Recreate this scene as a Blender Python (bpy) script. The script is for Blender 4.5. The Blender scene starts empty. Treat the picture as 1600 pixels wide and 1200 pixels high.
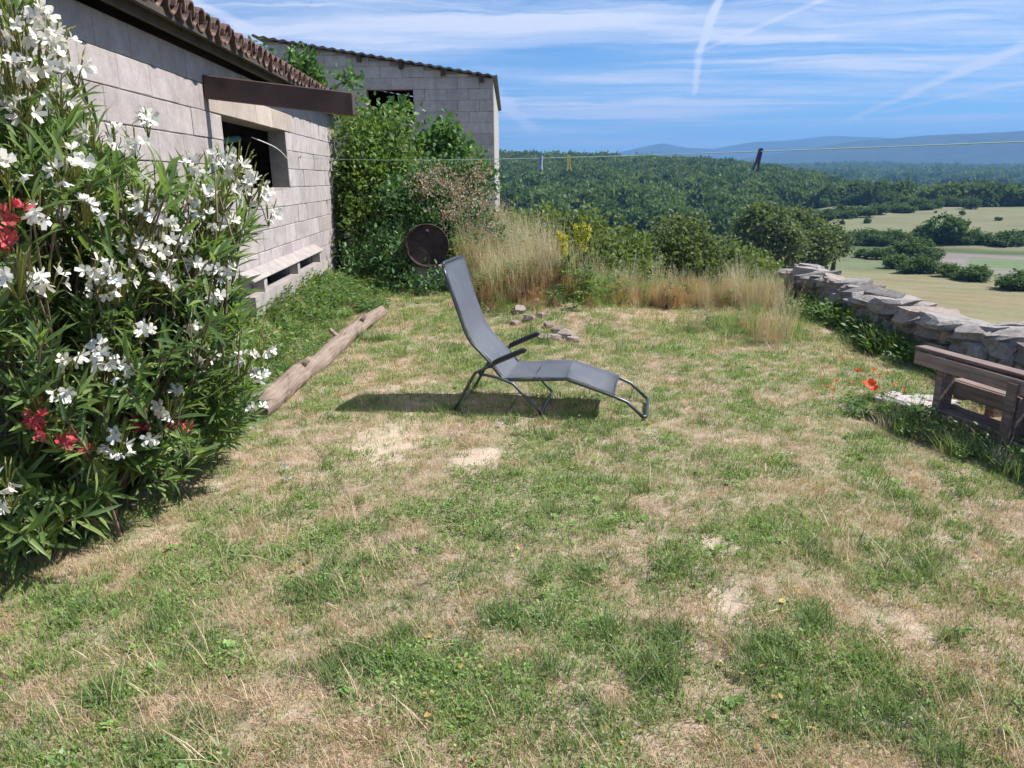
import bpy, math, random
import numpy as np
from mathutils import Vector, Matrix
random.seed(7)
RNG = np.random.default_rng(7)
R = math.radians
SC = bpy.context.scene
COL = SC.collection

# ------------------------------------------------------------------ camera
FPX, CAM_H = 1150.0, 1.6
PITCH, ROLL = math.atan(320 / 1150), R(-0.6)
_c, _s = math.cos(ROLL), math.sin(ROLL)
FWD = Vector((0, math.cos(PITCH), -math.sin(PITCH)))
UP0 = Vector((0, math.sin(PITCH), math.cos(PITCH)))
RT0 = Vector((1, 0, 0))
RT = RT0 * _c + UP0 * _s
UP = UP0 * _c - RT0 * _s
EYE = Vector((0, 0, CAM_H))
cam = bpy.data.objects.new('camera', bpy.data.cameras.new('camera'))
COL.objects.link(cam)
m = Matrix((RT, UP, -FWD)).transposed().to_4x4()
m.translation = EYE
cam.matrix_world = m
cam.data.sensor_width = 36
cam.data.lens = FPX / 1600 * 36
cam.data.clip_start = 0.05
cam.data.clip_end = 40000
SC.camera = cam

def ray(px, py):
    return (RT * (px - 800) + UP * (600 - py) + FWD * FPX)
def ground(px, py, z=0.0):
    d = ray(px, py); return EYE + d * ((z - CAM_H) / d.z)
def P(px, py, Y):
    d = ray(px, py); return EYE + d * (Y / d.y)

# ------------------------------------------------------------------ sun and sky
SUN_EL = R(52)
SUN_AZ = (0.995, 0.10)                       # ground direction towards the sun
SUN_DIR = Vector((SUN_AZ[0] * math.cos(SUN_EL), SUN_AZ[1] * math.cos(SUN_EL), math.sin(SUN_EL))).normalized()
sun = bpy.data.objects.new('sun', bpy.data.lights.new('sun', 'SUN'))
COL.objects.link(sun)
sun.data.energy = 5.0
sun.data.angle = R(0.55)
sun.data.color = (1.0, 0.955, 0.88)
sun.rotation_euler = SUN_DIR.to_track_quat('Z', 'Y').to_euler()
sun.location = (0, 0, 30)

world = bpy.data.worlds.new('World'); SC.world = world; world.use_nodes = True

class NT:
    """small helper to write node trees"""
    def __init__(self, tree): self.t = tree; self.n = tree.nodes; self.l = tree.links
    def add(self, typ, **kw):
        nd = self.n.new(typ)
        for k, v in kw.items():
            if k == 'inp':
                for kk, vv in v.items(): self.put(nd, kk, vv)
            else: setattr(nd, k, v)
        return nd
    def put(self, nd, key, v):
        s = nd.inputs[key]
        if isinstance(v, bpy.types.NodeSocket): self.l.new(v, s)
        else: s.default_value = v
    def math(self, op, a, b=None, c=None, clamp=False):
        nd = self.n.new('ShaderNodeMath'); nd.operation = op; nd.use_clamp = clamp
        for i, v in enumerate((a, b, c)):
            if v is not None: self.put(nd, i, v)
        return nd.outputs[0]
    def vmath(self, op, a, b=None):
        nd = self.n.new('ShaderNodeVectorMath'); nd.operation = op
        self.put(nd, 0, a)
        if b is not None: self.put(nd, 1, b)
        return nd.outputs[1] if op in ('DOT_PRODUCT', 'LENGTH', 'DISTANCE') else nd.outputs[0]
    def ramp(self, fac, stops, interp='LINEAR'):
        nd = self.n.new('ShaderNodeValToRGB'); cr = nd.color_ramp; cr.interpolation = interp
        while len(cr.elements) < len(stops): cr.elements.new(0.5)
        for e, (p, c) in zip(cr.elements, stops):
            e.position = p; e.color = (*c, 1) if len(c) == 3 else c
        self.put(nd, 0, fac); return nd.outputs[0]
    def noise(self, vec, scale, detail=4, rough=0.55, dist=0.0):
        nd = self.n.new('ShaderNodeTexNoise')
        if vec is not None: self.put(nd, 'Vector', vec)
        self.put(nd, 'Scale', scale); self.put(nd, 'Detail', detail); self.put(nd, 'Roughness', rough); self.put(nd, 'Distortion', dist)
        return nd.outputs[0]
    def mix(self, fac, a, b, mode='MIX'):
        nd = self.n.new('ShaderNodeMix'); nd.data_type = 'RGBA'; nd.blend_type = mode
        self.put(nd, 0, fac); self.put(nd, 6, a if isinstance(a, bpy.types.NodeSocket) else (*a, 1)); self.put(nd, 7, b if isinstance(b, bpy.types.NodeSocket) else (*b, 1))
        return nd.outputs[2]
    def smooth(self, v, lo, hi):
        nd = self.n.new('ShaderNodeMapRange'); nd.interpolation_type = 'SMOOTHSTEP'
        self.put(nd, 0, v); self.put(nd, 1, lo); self.put(nd, 2, hi); return nd.outputs[0]

def build_world():
    t = NT(world.node_tree); t.n.clear()
    sky = t.add('ShaderNodeTexSky', sky_type='NISHITA', sun_disc=False, sun_elevation=SUN_EL,
                sun_rotation=math.atan2(SUN_AZ[0], SUN_AZ[1]), altitude=1500, air_density=1.0, dust_density=0.0, ozone_density=4.0)
    gen = t.add('ShaderNodeTexCoord').outputs['Generated']
    d = t.vmath('NORMALIZE', gen)
    sep = t.add('ShaderNodeSeparateXYZ', inp={0: d})
    z = t.math('MAXIMUM', sep.outputs[2], 0.012)
    px_ = t.math('DIVIDE', sep.outputs[0], z); py_ = t.math('DIVIDE', sep.outputs[1], z)
    plane = t.add('ShaderNodeCombineXYZ', inp={0: px_, 1: py_}).outputs[0]
    # ragged coordinates on a high cloud sheet
    wn = t.add('ShaderNodeTexNoise', inp={'Vector': plane, 'Scale': 0.8, 'Detail': 7.0, 'Roughness': 0.62})
    wob = t.vmath('MULTIPLY', t.vmath('SUBTRACT', wn.outputs['Color'], (0.5, 0.5, 0.5)), (0.95, 0.95, 0.0))
    q = t.vmath('ADD', plane, wob)
    # long thin cirrus fibres, running roughly along one wind direction
    mp = t.add('ShaderNodeMapping', inp={'Vector': q, 'Rotation': (0, 0, R(-24)), 'Scale': (0.22, 0.62, 1)}).outputs[0]
    f1 = t.noise(mp, 1.0, 8, 0.66, 1.1)
    mp2 = t.add('ShaderNodeMapping', inp={'Vector': q, 'Rotation': (0, 0, R(38)), 'Scale': (0.22, 1.1, 1), 'Location': (3.1, 1.7, 0)}).outputs[0]
    f2 = t.noise(mp2, 1.3, 7, 0.66, 0.8)
    big = t.noise(t.vmath('ADD', plane, (7.3, 2.2, 0.0)), 0.17, 3, 0.5)
    cov = t.math('ADD', t.math('MULTIPLY', f1, 0.62), t.math('MULTIPLY', f2, 0.45))
    cov = t.math('ADD', cov, t.math('MULTIPLY', t.math('SUBTRACT', big, 0.5), 0.5))
    dens = t.math('MULTIPLY', t.smooth(cov, 0.43, 0.76), 0.92)
    # two thicker sheets of cirrus
    def sheet(pxy, rx, ry, amt, ang=0.0):
        r = ray(*pxy); cx, cy = r.x / r.z, r.y / r.z
        mpn = t.add('ShaderNodeMapping', vector_type='TEXTURE', inp={'Vector': q, 'Location': (cx, cy, 0), 'Rotation': (0, 0, ang), 'Scale': (rx, ry, 1)}).outputs[0]
        l = t.vmath('LENGTH', mpn)
        g = t.math('MULTIPLY', t.math('SUBTRACT', 1.0, t.smooth(l, 0.0, 1.0)), amt)
        return t.math('MULTIPLY', g, t.smooth(f1, 0.28, 0.6))
    for a in (((1040, 168), 3.2, 3.0, 1.0, R(6)), ((850, 20), 2.4, 0.9, 0.95, R(10)), ((1450, 188), 2.6, 2.6, .7, R(-15)), ((600, 60), 2.6, 1.8, .62, R(10)), ((1330, 100), 3.2, .9, .8, R(18)), ((960, 120), 2.5, 1.0, .6, R(12)), ((1180, 60), 1.6, .5, .6, R(20))):
        dens = t.math('ADD', dens, sheet(*a))
    # vapour trails: straight lines on the same sheet
    def trail(a, b, w, amt, soft=0.45):
        nonlocal dens
        ra, rb = ray(*a), ray(*b)
        A = Vector((ra.x / ra.z, ra.y / ra.z, 0)); B = Vector((rb.x / rb.z, rb.y / rb.z, 0))
        u = (B - A); L = u.length; u /= L; nrm = Vector((-u.y, u.x, 0))
        wq = t.vmath('ADD', plane, t.vmath('MULTIPLY', t.vmath('SUBTRACT', wn.outputs['Color'], (0.5, 0.5, 0.5)), (w * 2.0, w * 2.0, 0.0)))
        rel = t.vmath('SUBTRACT', wq, tuple(A))
        s = t.math('DIVIDE', t.vmath('DOT_PRODUCT', rel, tuple(u)), L)
        dd = t.math('ABSOLUTE', t.vmath('DOT_PRODUCT', rel, tuple(nrm)))
        core = t.math('SUBTRACT', 1.0, t.smooth(dd, w * soft * 0.4, w))
        ends = t.math('MULTIPLY', t.smooth(s, -0.04, 0.08), t.math('SUBTRACT', 1.0, t.smooth(s, 0.9, 1.06)))
        rag = t.math('ADD', 0.55, t.math('MULTIPLY', f2, 0.8))
        dens = t.math('ADD', dens, t.math('MULTIPLY', t.math('MULTIPLY', core, ends), t.math('MULTIPLY', rag, amt)))
    trail((1130, -20), (1092, 85), 0.045, 0.7)
    trail((1092, 85), (1083, 150), 0.05, 0.6)
    trail((1660, 45), (1320, 190), 0.16, 0.62)
    trail((1640, 118), (1370, 178), 0.2, 0.4)
    trail((755, 132), (838, 208), 0.22, 0.6)
    trail((1310, -10), (1090, 82), 0.06, 0.28)
    trail((290, -5), (412, 58), 0.1, 0.5)
    trail((400, 60), (520, 40), 0.08, 0.3)
    dens = t.math('MULTIPLY', dens, t.smooth(sep.outputs[2], 0.0, 0.05), clamp=False)
    dens = t.math('MINIMUM', dens, 0.93)
    skyc = t.mix(1.0, sky.outputs[0], (0.62, 0.92, 1.12), 'MULTIPLY')
    col = t.mix(dens, skyc, (7.3, 7.6, 8.7))
    bg = t.add('ShaderNodeBackground', inp={'Color': col, 'Strength': 0.074})
    out = t.add('ShaderNodeOutputWorld'); t.l.new(bg.outputs[0], out.inputs[0])
build_world()

SC.view_settings.view_transform = 'Standard'
SC.view_settings.look = 'None'
SC.view_settings.exposure = 0.84
SC.view_settings.gamma = 1.0
SC.render.engine = 'CYCLES'
SC.cycles.use_denoising = True
SC.cycles.max_bounces = 5
SC.cycles.adaptive_threshold = 0.03
SC.cycles.diffuse_bounces = 2
SC.cycles.glossy_bounces = 2
SC.cycles.transmission_bounces = 4
SC.cycles.volume_bounces = 0
SC.cycles.transparent_max_bounces = 4

# ------------------------------------------------------------------ helpers
def tag(o, label=None, cat=None, group=None, kind=None):
    if label: o['label'] = label
    if cat: o['category'] = cat
    if group: o['group'] = group
    if kind: o['kind'] = kind
    return o
def empty(name, loc=(0, 0, 0), rz=0.0):
    o = bpy.data.objects.new(name, None); COL.objects.link(o)
    o.location = loc; o.rotation_euler = (0, 0, rz); o.empty_display_size = 0.1
    return o
def link(name, me, parent=None, loc=None, rot=None, scale=None, mat4=None):
    o = bpy.data.objects.new(name, me); COL.objects.link(o)
    if parent is not None: o.parent = parent
    if mat4 is not None: o.matrix_local = mat4
    if loc is not None: o.location = loc
    if rot is not None: o.rotation_euler = rot
    if scale is not None: o.scale = scale
    return o
def mesh(name, V, F, mat, smooth=False, rnd=None, col=None):
    """V (N,3) array or list, F list of tuples or (M,k) array"""
    me = bpy.data.meshes.new(name)
    if isinstance(F, np.ndarray) and F.ndim == 2:
        V = np.asarray(V, dtype=np.float32); k = F.shape[1]
        me.vertices.add(len(V)); me.vertices.foreach_set('co', V.ravel())
        me.loops.add(F.size); me.loops.foreach_set('vertex_index', F.astype(np.int32).ravel())
        me.polygons.add(len(F)); me.polygons.foreach_set('loop_start', np.arange(0, F.size, k, dtype=np.int32))
        me.update(calc_edges=True)
    else:
        me.from_pydata([tuple(map(float, v)) for v in V], [], [tuple(int(i) for i in f) for f in F]); me.update()
    if rnd is not None:
        a = me.attributes.new('rnd', 'FLOAT', 'POINT'); a.data.foreach_set('value', np.asarray(rnd, dtype=np.float32))
    if col is not None:
        a = me.attributes.new('tint', 'FLOAT_COLOR', 'POINT'); a.data.foreach_set('color', np.asarray(col, dtype=np.float32).ravel())
    if mat is not None: me.materials.append(mat)
    if smooth: me.polygons.foreach_set('use_smooth', np.ones(len(me.polygons), dtype=bool))
    me.validate()
    return me
class MB:
    """mesh builder"""
    def __init__(self): self.V = []; self.F = []
    def box(self, lo, hi, jit=0.0):
        b = len(self.V); (x0, y0, z0), (x1, y1, z1) = lo, hi
        for x in (x0, x1):
            for y in (y0, y1):
                for z in (z0, z1):
                    self.V.append((x + random.uniform(-jit, jit), y + random.uniform(-jit, jit), z + random.uniform(-jit, jit)))
        for f in ((0, 1, 3, 2), (4, 6, 7, 5), (0, 4, 5, 1), (2, 3, 7, 6), (0, 2, 6, 4), (1, 5, 7, 3)):
            self.F.append(tuple(b + i for i in f))
        return self
    def tube(self, pts, rad, n=8, cap=True):
        pts = [Vector(p) for p in pts]
        if not hasattr(rad, '__len__'): rad = [rad] * len(pts)
        b = len(self.V); prev = None
        for i, p in enumerate(pts):
            tdir = (pts[min(i + 1, len(pts) - 1)] - pts[max(i - 1, 0)]).normalized()
            if prev is None:
                a = Vector((0, 0, 1)) if abs(tdir.z) < 0.9 else Vector((1, 0, 0))
                prev = (a - tdir * a.dot(tdir)).normalized()
            else: prev = (prev - tdir * prev.dot(tdir)).normalized()
            bi = tdir.cross(prev)
            for k in range(n):
                an = 2 * math.pi * k / n
                self.V.append(tuple(p + (prev * math.cos(an) + bi * math.sin(an)) * rad[i]))
        for i in range(len(pts) - 1):
            for k in range(n):
                k2 = (k + 1) % n
                self.F.append((b + i * n + k, b + i * n + k2, b + (i + 1) * n + k2, b + (i + 1) * n + k))
        if cap:
            self.F.append(tuple(b + k for k in reversed(range(n))))
            self.F.append(tuple(b + (len(pts) - 1) * n + k for k in range(n)))
        return self
    def poly(self, vs, fs):
        b = len(self.V); self.V += [tuple(v) for v in vs]; self.F += [tuple(b + i for i in f) for f in fs]; return self
    def me(self, name, mat, smooth=False): return mesh(name, self.V, self.F, mat, smooth)
    def obj(self, name, mat, parent=None, smooth=False, **kw): return link(name, self.me(name, mat, smooth), parent, **kw)
def bevel(o, w=0.004, seg=1):
    md = o.modifiers.new('bevel', 'BEVEL'); md.width = w; md.segments = seg; md.limit_method = 'ANGLE'; md.angle_limit = R(40); return o
def smoothpath(pts, n=6):
    """Catmull-Rom through points"""
    pts = [Vector(p) for p in pts]; out = []
    for i in range(len(pts) - 1):
        p0, p1, p2, p3 = pts[max(i - 1, 0)], pts[i], pts[i + 1], pts[min(i + 2, len(pts) - 1)]
        for k in range(n):
            u = k / n
            out.append(0.5 * ((2 * p1) + (p2 - p0) * u + (2 * p0 - 5 * p1 + 4 * p2 - p3) * u * u + (3 * p1 - p0 - 3 * p2 + p3) * u ** 3))
    out.append(pts[-1]); return out
# lattice noise
_T = np.random.default_rng(99).random((256, 256))
def vnoise(x, y):
    x = np.asarray(x, float); y = np.asarray(y, float)
    xi = np.floor(x).astype(int); yi = np.floor(y).astype(int); fx = x - xi; fy = y - yi
    fx = fx * fx * (3 - 2 * fx); fy = fy * fy * (3 - 2 * fy)
    g = lambda a, b: _T[a & 255, b & 255]
    return (g(xi, yi) * (1 - fx) + g(xi + 1, yi) * fx) * (1 - fy) + (g(xi, yi + 1) * (1 - fx) + g(xi + 1, yi + 1) * fx) * fy
def fbm(x, y, o=4):
    s = 0; a = 0.5; t_ = 0
    for i in range(o):
        s = s + a * vnoise(x * 2 ** i + 17.3 * i, y * 2 ** i + 5.1 * i); t_ += a; a *= 0.5
    return s / t_
def sstep(v, lo, hi):
    u = np.clip((np.asarray(v, float) - lo) / (hi - lo), 0, 1); return u * u * (3 - 2 * u)

# scatter a leaf template: returns arrays
def scatter(tv, tf, pos, d, n, scale):
    tv = np.asarray(tv, float); tf = np.asarray(tf, int)
    d = d / np.linalg.norm(d, axis=1, keepdims=True)
    x = np.cross(d, n); ln = np.linalg.norm(x, axis=1, keepdims=True); x = np.where(ln > 1e-6, x / np.maximum(ln, 1e-9), [[1, 0, 0]])
    z = np.cross(x, d)
    s = np.asarray(scale, float).reshape(-1, 1, 1) if np.ndim(scale) else scale
    loc = tv[None] * s
    V = pos[:, None] + loc[..., 0:1] * x[:, None] + loc[..., 1:2] * d[:, None] + loc[..., 2:3] * z[:, None]
    N, K = len(pos), len(tv)
    F = tf[None] + (np.arange(N) * K)[:, None, None]
    return V.reshape(-1, 3), F.reshape(-1, tf.shape[1])
LEAF_LANCE = ([(0, 0, 0), (-.07, .3, .02), (0, .3, -.01), (.07, .3, .02), (-.055, .68, .0), (0, .68, -.03), (.055, .68, .0), (0, 1, -.1)],
              [(0, 2, 1, 1), (0, 3, 2, 2), (1, 2, 5, 4), (2, 3, 6, 5), (4, 5, 7, 7), (5, 6, 7, 7)])
def tri(fs): # quads with repeated index -> triangles
    out = []
    for f in fs:
        g = []
        for i in f:
            if i not in g: g.append(i)
        if len(g) == 3: out.append(tuple(g))
        else: out += [(g[0], g[1], g[2]), (g[0], g[2], g[3])]
    return out
LEAF_LANCE = (LEAF_LANCE[0], tri(LEAF_LANCE[1]))
LEAF_OVAL = ([(0, 0, 0), (-.3, .35, .08), (0, .4, -.02), (.3, .35, .08), (-.2, .75, .04), (.2, .75, .04), (0, 1, -.05)],
             tri([(0, 2, 1, 1), (0, 3, 2, 2), (1, 2, 6, 4), (2, 3, 5, 6)]))
LEAF_QUAD = ([(0, 0, 0), (-.36, .5, .1), (.36, .5, .1), (0, 1, -.05)], [(0, 2, 1), (1, 2, 3)])
LEAF_CLUMP = ([(0, 0, 0), (-.5, .35, .2), (.1, .6, -.2), (.5, .3, .1), (-.2, 1, .15), (.45, .9, -.1)], [(0, 2, 1), (0, 3, 2), (1, 2, 4), (2, 3, 5)])

def rand_dirs(n, up=0.0):
    v = RNG.normal(size=(n, 3)); v[:, 2] += up
    return v / np.linalg.norm(v, axis=1, keepdims=True)
def crown(blobs, n, leaf, size, clump=0.16, perclump=18, tmpl=LEAF_QUAD, up=0.25, inner=0.55, droop=0.0):
    """leaves in clumps spread through ellipsoid blobs [(centre, radii)]"""
    vol = np.array([b[1][0] * b[1][1] * b[1][2] for b in blobs]) ** (2 / 3); vol /= vol.sum()
    nc = max(4, n // perclump)
    bi = RNG.choice(len(blobs), nc, p=vol)
    C = np.array([b[0] for b in blobs], float)[bi]; Rr = np.array([b[1] for b in blobs], float)[bi]
    dirs = rand_dirs(nc); rad = (inner + (1.06 - inner) * RNG.random(nc) ** 0.6)[:, None]
    cc = C + dirs * Rr * rad
    csz = (0.6 + 0.9 * RNG.random(nc)) * clump
    k = np.repeat(np.arange(nc), perclump)
    pos = cc[k] + RNG.normal(size=(len(k), 3)) * csz[k][:, None] * 0.6
    out = dirs[k] * 0.7 + rand_dirs(len(k), up) * 0.9; out[:, 2] -= droop
    nn = rand_dirs(len(k), 1.2)
    sc_ = size * (0.6 + 0.8 * RNG.random(len(k)))
    V, F = scatter(*tmpl, pos, out, nn, sc_)
    crnd = RNG.random(nc)
    rn = np.clip(0.55 * crnd[k] + 0.45 * RNG.random(len(k)), 0, 1)
    return V, F, np.repeat(rn, len(tmpl[0]))

# ------------------------------------------------------------------ materials
def new_mat(name):
    mt = bpy.data.materials.new(name); mt.use_nodes = True
    t = NT(mt.node_tree); t.n.clear()
    out = t.add('ShaderNodeOutputMaterial'); return mt, t, out
def bsdf(t, color, rough=0.8, metal=0.0, bump=None, strength=0.3, dist=0.01, spec=0.5):
    b = t.add('ShaderNodeBsdfPrincipled'); t.put(b, 'Base Color', color if isinstance(color, bpy.types.NodeSocket) else (*color, 1))
    t.put(b, 'Roughness', rough); t.put(b, 'Metallic', metal); t.put(b, 'Specular IOR Level', spec)
    if bump is not None:
        bn = t.add('ShaderNodeBump', inp={'Strength': strength, 'Distance': dist, 'Height': bump}); t.l.new(bn.outputs[0], b.inputs['Normal'])
    return b
def leaf_mat(name, stops, transl=0.35, rough=0.55, objrnd=0.25, spec=0.35, tint=(1.15, 1.2, .55)):
    mt, t, out = new_mat(name)
    a = t.add('ShaderNodeAttribute', attribute_name='rnd').outputs['Fac']
    oi = t.add('ShaderNodeObjectInfo').outputs['Random']
    fac = t.math('ADD', t.math('MULTIPLY', a, 1 - objrnd), t.math('MULTIPLY', oi, objrnd))
    c = t.ramp(fac, stops)
    b = bsdf(t, c, rough, spec=spec)
    tr = t.add('ShaderNodeBsdfTranslucent', inp={'Color': t.mix(1.0, c, tint, 'MULTIPLY')})
    mx = t.add('ShaderNodeMixShader', inp={0: transl}); t.l.new(b.outputs[0], mx.inputs[1]); t.l.new(tr.outputs[0], mx.inputs[2])
    t.l.new(mx.outputs[0], out.inputs[0]); return mt
def plain(name, color, rough=0.7, metal=0.0, nscale=None, namt=0.25, bump=0.0, bscale=None, coord='Object', objvar=0.0, dist=0.01):
    mt, t, out = new_mat(name)
    vec = t.add('ShaderNodeTexCoord').outputs[coord]
    c = (*color, 1)
    col = None
    if nscale:
        nz = t.noise(vec, nscale, 5, 0.6)
        col = t.mix(t.smooth(nz, 0.3, 0.7), tuple(v * (1 - namt) for v in color), tuple(min(1, v * (1 + namt)) for v in color))
    if objvar:
        oi = t.add('ShaderNodeObjectInfo').outputs['Random']
        k = t.math('ADD', 1 - objvar, t.math('MULTIPLY', oi, 2 * objvar))
        kk = t.add('ShaderNodeCombineColor', inp={0: k, 1: k, 2: k}).outputs[0]
        col = t.mix(1.0, col if col else color, kk, 'MULTIPLY')
    bmp = t.noise(vec, bscale or (nscale or 10) * 3, 6, 0.65) if bump else None
    b = bsdf(t, col if col else color, rough, metal, bmp, bump, dist)
    t.l.new(b.outputs[0], out.inputs[0]); return mt
M = {}
def block_mat(name, base, dark):
    mt, t, out = new_mat(name)
    geo = t.add('ShaderNodeNewGeometry').outputs['Position']
    oi = t.add('ShaderNodeObjectInfo').outputs['Random']
    n1 = t.noise(geo, 1.3, 4, 0.6); n2 = t.noise(geo, 38, 4, 0.7); n3 = t.noise(geo, 7, 5, 0.65)
    c = t.mix(t.smooth(n3, 0.3, 0.72), base, dark)
    st = t.noise(t.add('ShaderNodeMapping', inp={'Vector': geo, 'Scale': (3.5, 3.5, .5)}).outputs[0], 1.0, 5, .65)
    k = t.math('ADD', 0.52, t.math('ADD', t.math('MULTIPLY', oi, 0.2), t.math('ADD', t.math('MULTIPLY', n1, 0.3), t.math('MULTIPLY', st, .42))))
    k = t.math('MULTIPLY', k, t.math('ADD', 0.72, t.math('MULTIPLY', n2, 0.5)))
    kk = t.add('ShaderNodeCombineColor', inp={0: k, 1: k, 2: k}).outputs[0]
    c = t.mix(1.0, c, kk, 'MULTIPLY')
    b = bsdf(t, c, 0.92, 0, t.math('ADD', n2, t.math('MULTIPLY', t.noise(geo, 120, 3, .7), .6)), 0.55, 0.006, spec=.2)
    t.l.new(b.outputs[0], out.inputs[0]); return mt
M['block'] = block_mat('concrete_block', (0.43, 0.385, 0.375), (0.34, 0.30, 0.295))
M['block2'] = block_mat('concrete_block_grey', (0.47, 0.45, 0.44), (0.36, 0.345, 0.34))
M['lintel'] = block_mat('lintel_clay', (0.47, 0.40, 0.35), (0.40, 0.335, 0.29))
M['mortar'] = block_mat('mortar', (0.34, 0.31, 0.29), (0.24, 0.22, 0.205))
M['concrete'] = block_mat('cast_concrete', (0.42, 0.375, 0.355), (0.32, 0.285, 0.27))
M['tile'] = plain('clay_tile', (0.17, 0.105, 0.088), 0.9, 0, 14, 0.55, 0.4, 40, objvar=0.25)
M['beam'] = plain('brown_beam', (0.075, 0.042, 0.036), 0.7, 0, 5, 0.3, 0.3, 60)
M['roofsheet'] = plain('roof_sheet', (0.16, 0.14, 0.135), 0.8, 0, 3, 0.3, 0.3, 30)
M['darkwood'] = plain('dark_wood', (0.06, 0.045, 0.035), 0.85, 0, 6, 0.3, 0.3, 40)
M['inner'] = plain('inner_wall', (0.22, 0.2, 0.19), 0.95, 0, 3, 0.2)
M['stone'] = None
def stone_mat():
    mt, t, out = new_mat('limestone')
    v = t.add('ShaderNodeTexCoord').outputs['Object']; geo = t.add('ShaderNodeNewGeometry').outputs['Position']
    oi = t.add('ShaderNodeObjectInfo').outputs['Random']
    n1 = t.noise(geo, 5, 6, 0.7); n2 = t.noise(geo, 22, 5, 0.7); n3 = t.noise(geo, 70, 4, 0.6)
    c = t.ramp(oi, [(0, (0.21, 0.19, 0.175)), (.35, (0.32, 0.29, 0.27)), (0.7, (0.41, 0.375, 0.345)), (0.9, (0.47, 0.435, 0.40)), (1, (0.44, 0.34, 0.27))])
    c = t.mix(t.smooth(n1, 0.45, 0.75), c, (0.20, 0.185, 0.17))
    c = t.mix(t.smooth(n2, 0.58, 0.72), c, (0.50, 0.49, 0.46))
    c = t.mix(t.math('MULTIPLY', t.smooth(n2, 0.48, 0.3), 0.5), c, (0.10, 0.095, 0.085))
    c = t.mix(1.0, c, (.88, .88, .9), 'MULTIPLY')
    b = bsdf(t, c, 0.95, 0, t.math('ADD', t.math('MULTIPLY', n2, 1.3), t.math('MULTIPLY', n3, .6)), 0.9, 0.025, spec=.2)
    t.l.new(b.outputs[0], out.inputs[0]); return mt
M['stone'] = stone_mat()
M['palestone'] = plain('pale_stone', (0.46, 0.42, 0.39), 0.9, 0, 16, 0.25, 0.6, 50)
M['rubble'] = plain('rubble_stone', (0.27, 0.215, 0.19), 0.95, 0, 14, 0.3, 0.6, 50, objvar=.2)
def wood_mat(name, c1, c2, c3, axis=1):
    mt, t, out = new_mat(name)
    v = t.add('ShaderNodeTexCoord').outputs['Object']; oi = t.add('ShaderNodeObjectInfo').outputs['Random']
    sc = [45, 45, 45]; sc[axis] = 2.2
    g = t.noise(t.add('ShaderNodeMapping', inp={'Vector': v, 'Scale': tuple(sc), 'Location': (0, 0, 0)}).outputs[0], 1.0, 6, 0.65)
    b_ = t.noise(v, 6, 4, 0.6)
    c = t.ramp(g, [(0.28, c1), (0.5, c2), (0.75, c3)])
    k = t.math('MULTIPLY', t.math('ADD', 0.75, t.math('MULTIPLY', oi, 0.4)), t.math('ADD', .7, t.math('MULTIPLY', b_, .6)))
    c = t.mix(1.0, c, t.add('ShaderNodeCombineColor', inp={0: k, 1: k, 2: k}).outputs[0], 'MULTIPLY')
    b = bsdf(t, c, 0.85, 0, g, 0.6, 0.006, spec=.25); t.l.new(b.outputs[0], out.inputs[0]); return mt
M['wood'] = wood_mat('weathered_wood', (0.10, 0.062, 0.05), (0.21, 0.135, 0.11), (0.31, 0.215, 0.18))
M['bark'] = wood_mat('bleached_log', (0.11, 0.08, 0.062), (0.27, 0.205, 0.165), (0.38, 0.30, 0.25))
M['logend'] = plain('log_end', (0.40, 0.31, 0.23), 0.9, 0, 30, 0.3, 0.3, 80)
M['trunk'] = plain('tree_bark', (0.09, 0.07, 0.055), 0.95, 0, 12, 0.35, 0.6, 30)
M['stem'] = plain('oleander_stem', (0.20, 0.15, 0.10), 0.85, 0, 20, 0.3, 0.3, 60)
M['tube'] = plain('grey_steel_tube', (0.10, 0.11, 0.12), 0.38, 0.75, 30, 0.1)
M['pad'] = plain('black_plastic', (0.022, 0.026, 0.03), 0.5)
M['rust'] = plain('rusty_drum', (0.040, 0.024, 0.022), 0.85, 0.0, 9, 0.5, 0.5, 40)
M['rope'] = plain('green_rope', (0.42, 0.56, 0.52), 0.6)
M['string'] = plain('white_string', (0.65, 0.65, 0.62), 0.7)
M['tarp'] = plain('green_tarp', (0.08, 0.22, 0.17), 0.6, 0, 8, .3)
def fabric_mat():
    mt, t, out = new_mat('textilene')
    v = t.add('ShaderNodeTexCoord').outputs['Object']
    w1 = t.add('ShaderNodeTexWave', wave_type='BANDS', bands_direction='Y', inp={'Vector': v, 'Scale': 55.0}).outputs[1]
    n = t.noise(v, 7, 4, .6)
    c = t.mix(t.math('MULTIPLY', w1, .5), (0.095, 0.108, 0.138), (0.145, 0.16, 0.20))
    c = t.mix(t.math('MULTIPLY', t.smooth(n, .45, .8), .35), c, (0.20, 0.21, 0.23))
    b = bsdf(t, c, 0.6, 0, w1, 0.25, 0.002)
    tp = t.add('ShaderNodeBsdfTransparent'); mx = t.add('ShaderNodeMixShader', inp={0: .3}); t.l.new(b.outputs[0], mx.inputs[1]); t.l.new(tp.outputs[0], mx.inputs[2])
    t.l.new(mx.outputs[0], out.inputs[0]); return mt
M['fabric'] = fabric_mat()
M['ole'] = leaf_mat('oleander_leaf', [(0, (0.073, 0.13, 0.05)), (0.4, (0.14, 0.224, 0.072)), (0.75, (0.22, 0.307, 0.096)), (0.95, (0.317, 0.378, 0.12)), (1, (0.512, 0.401, 0.084))], .45, .42, .3, .5)
M['petal'] = leaf_mat('white_petal', [(0, (0.6, 0.5, 0.36)), (0.12, (0.74, 0.7, 0.6)), (0.4, (0.82, 0.8, 0.75)), (1, (0.87, 0.86, 0.83))], .3, .6, tint=(1, 1, .96))
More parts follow.
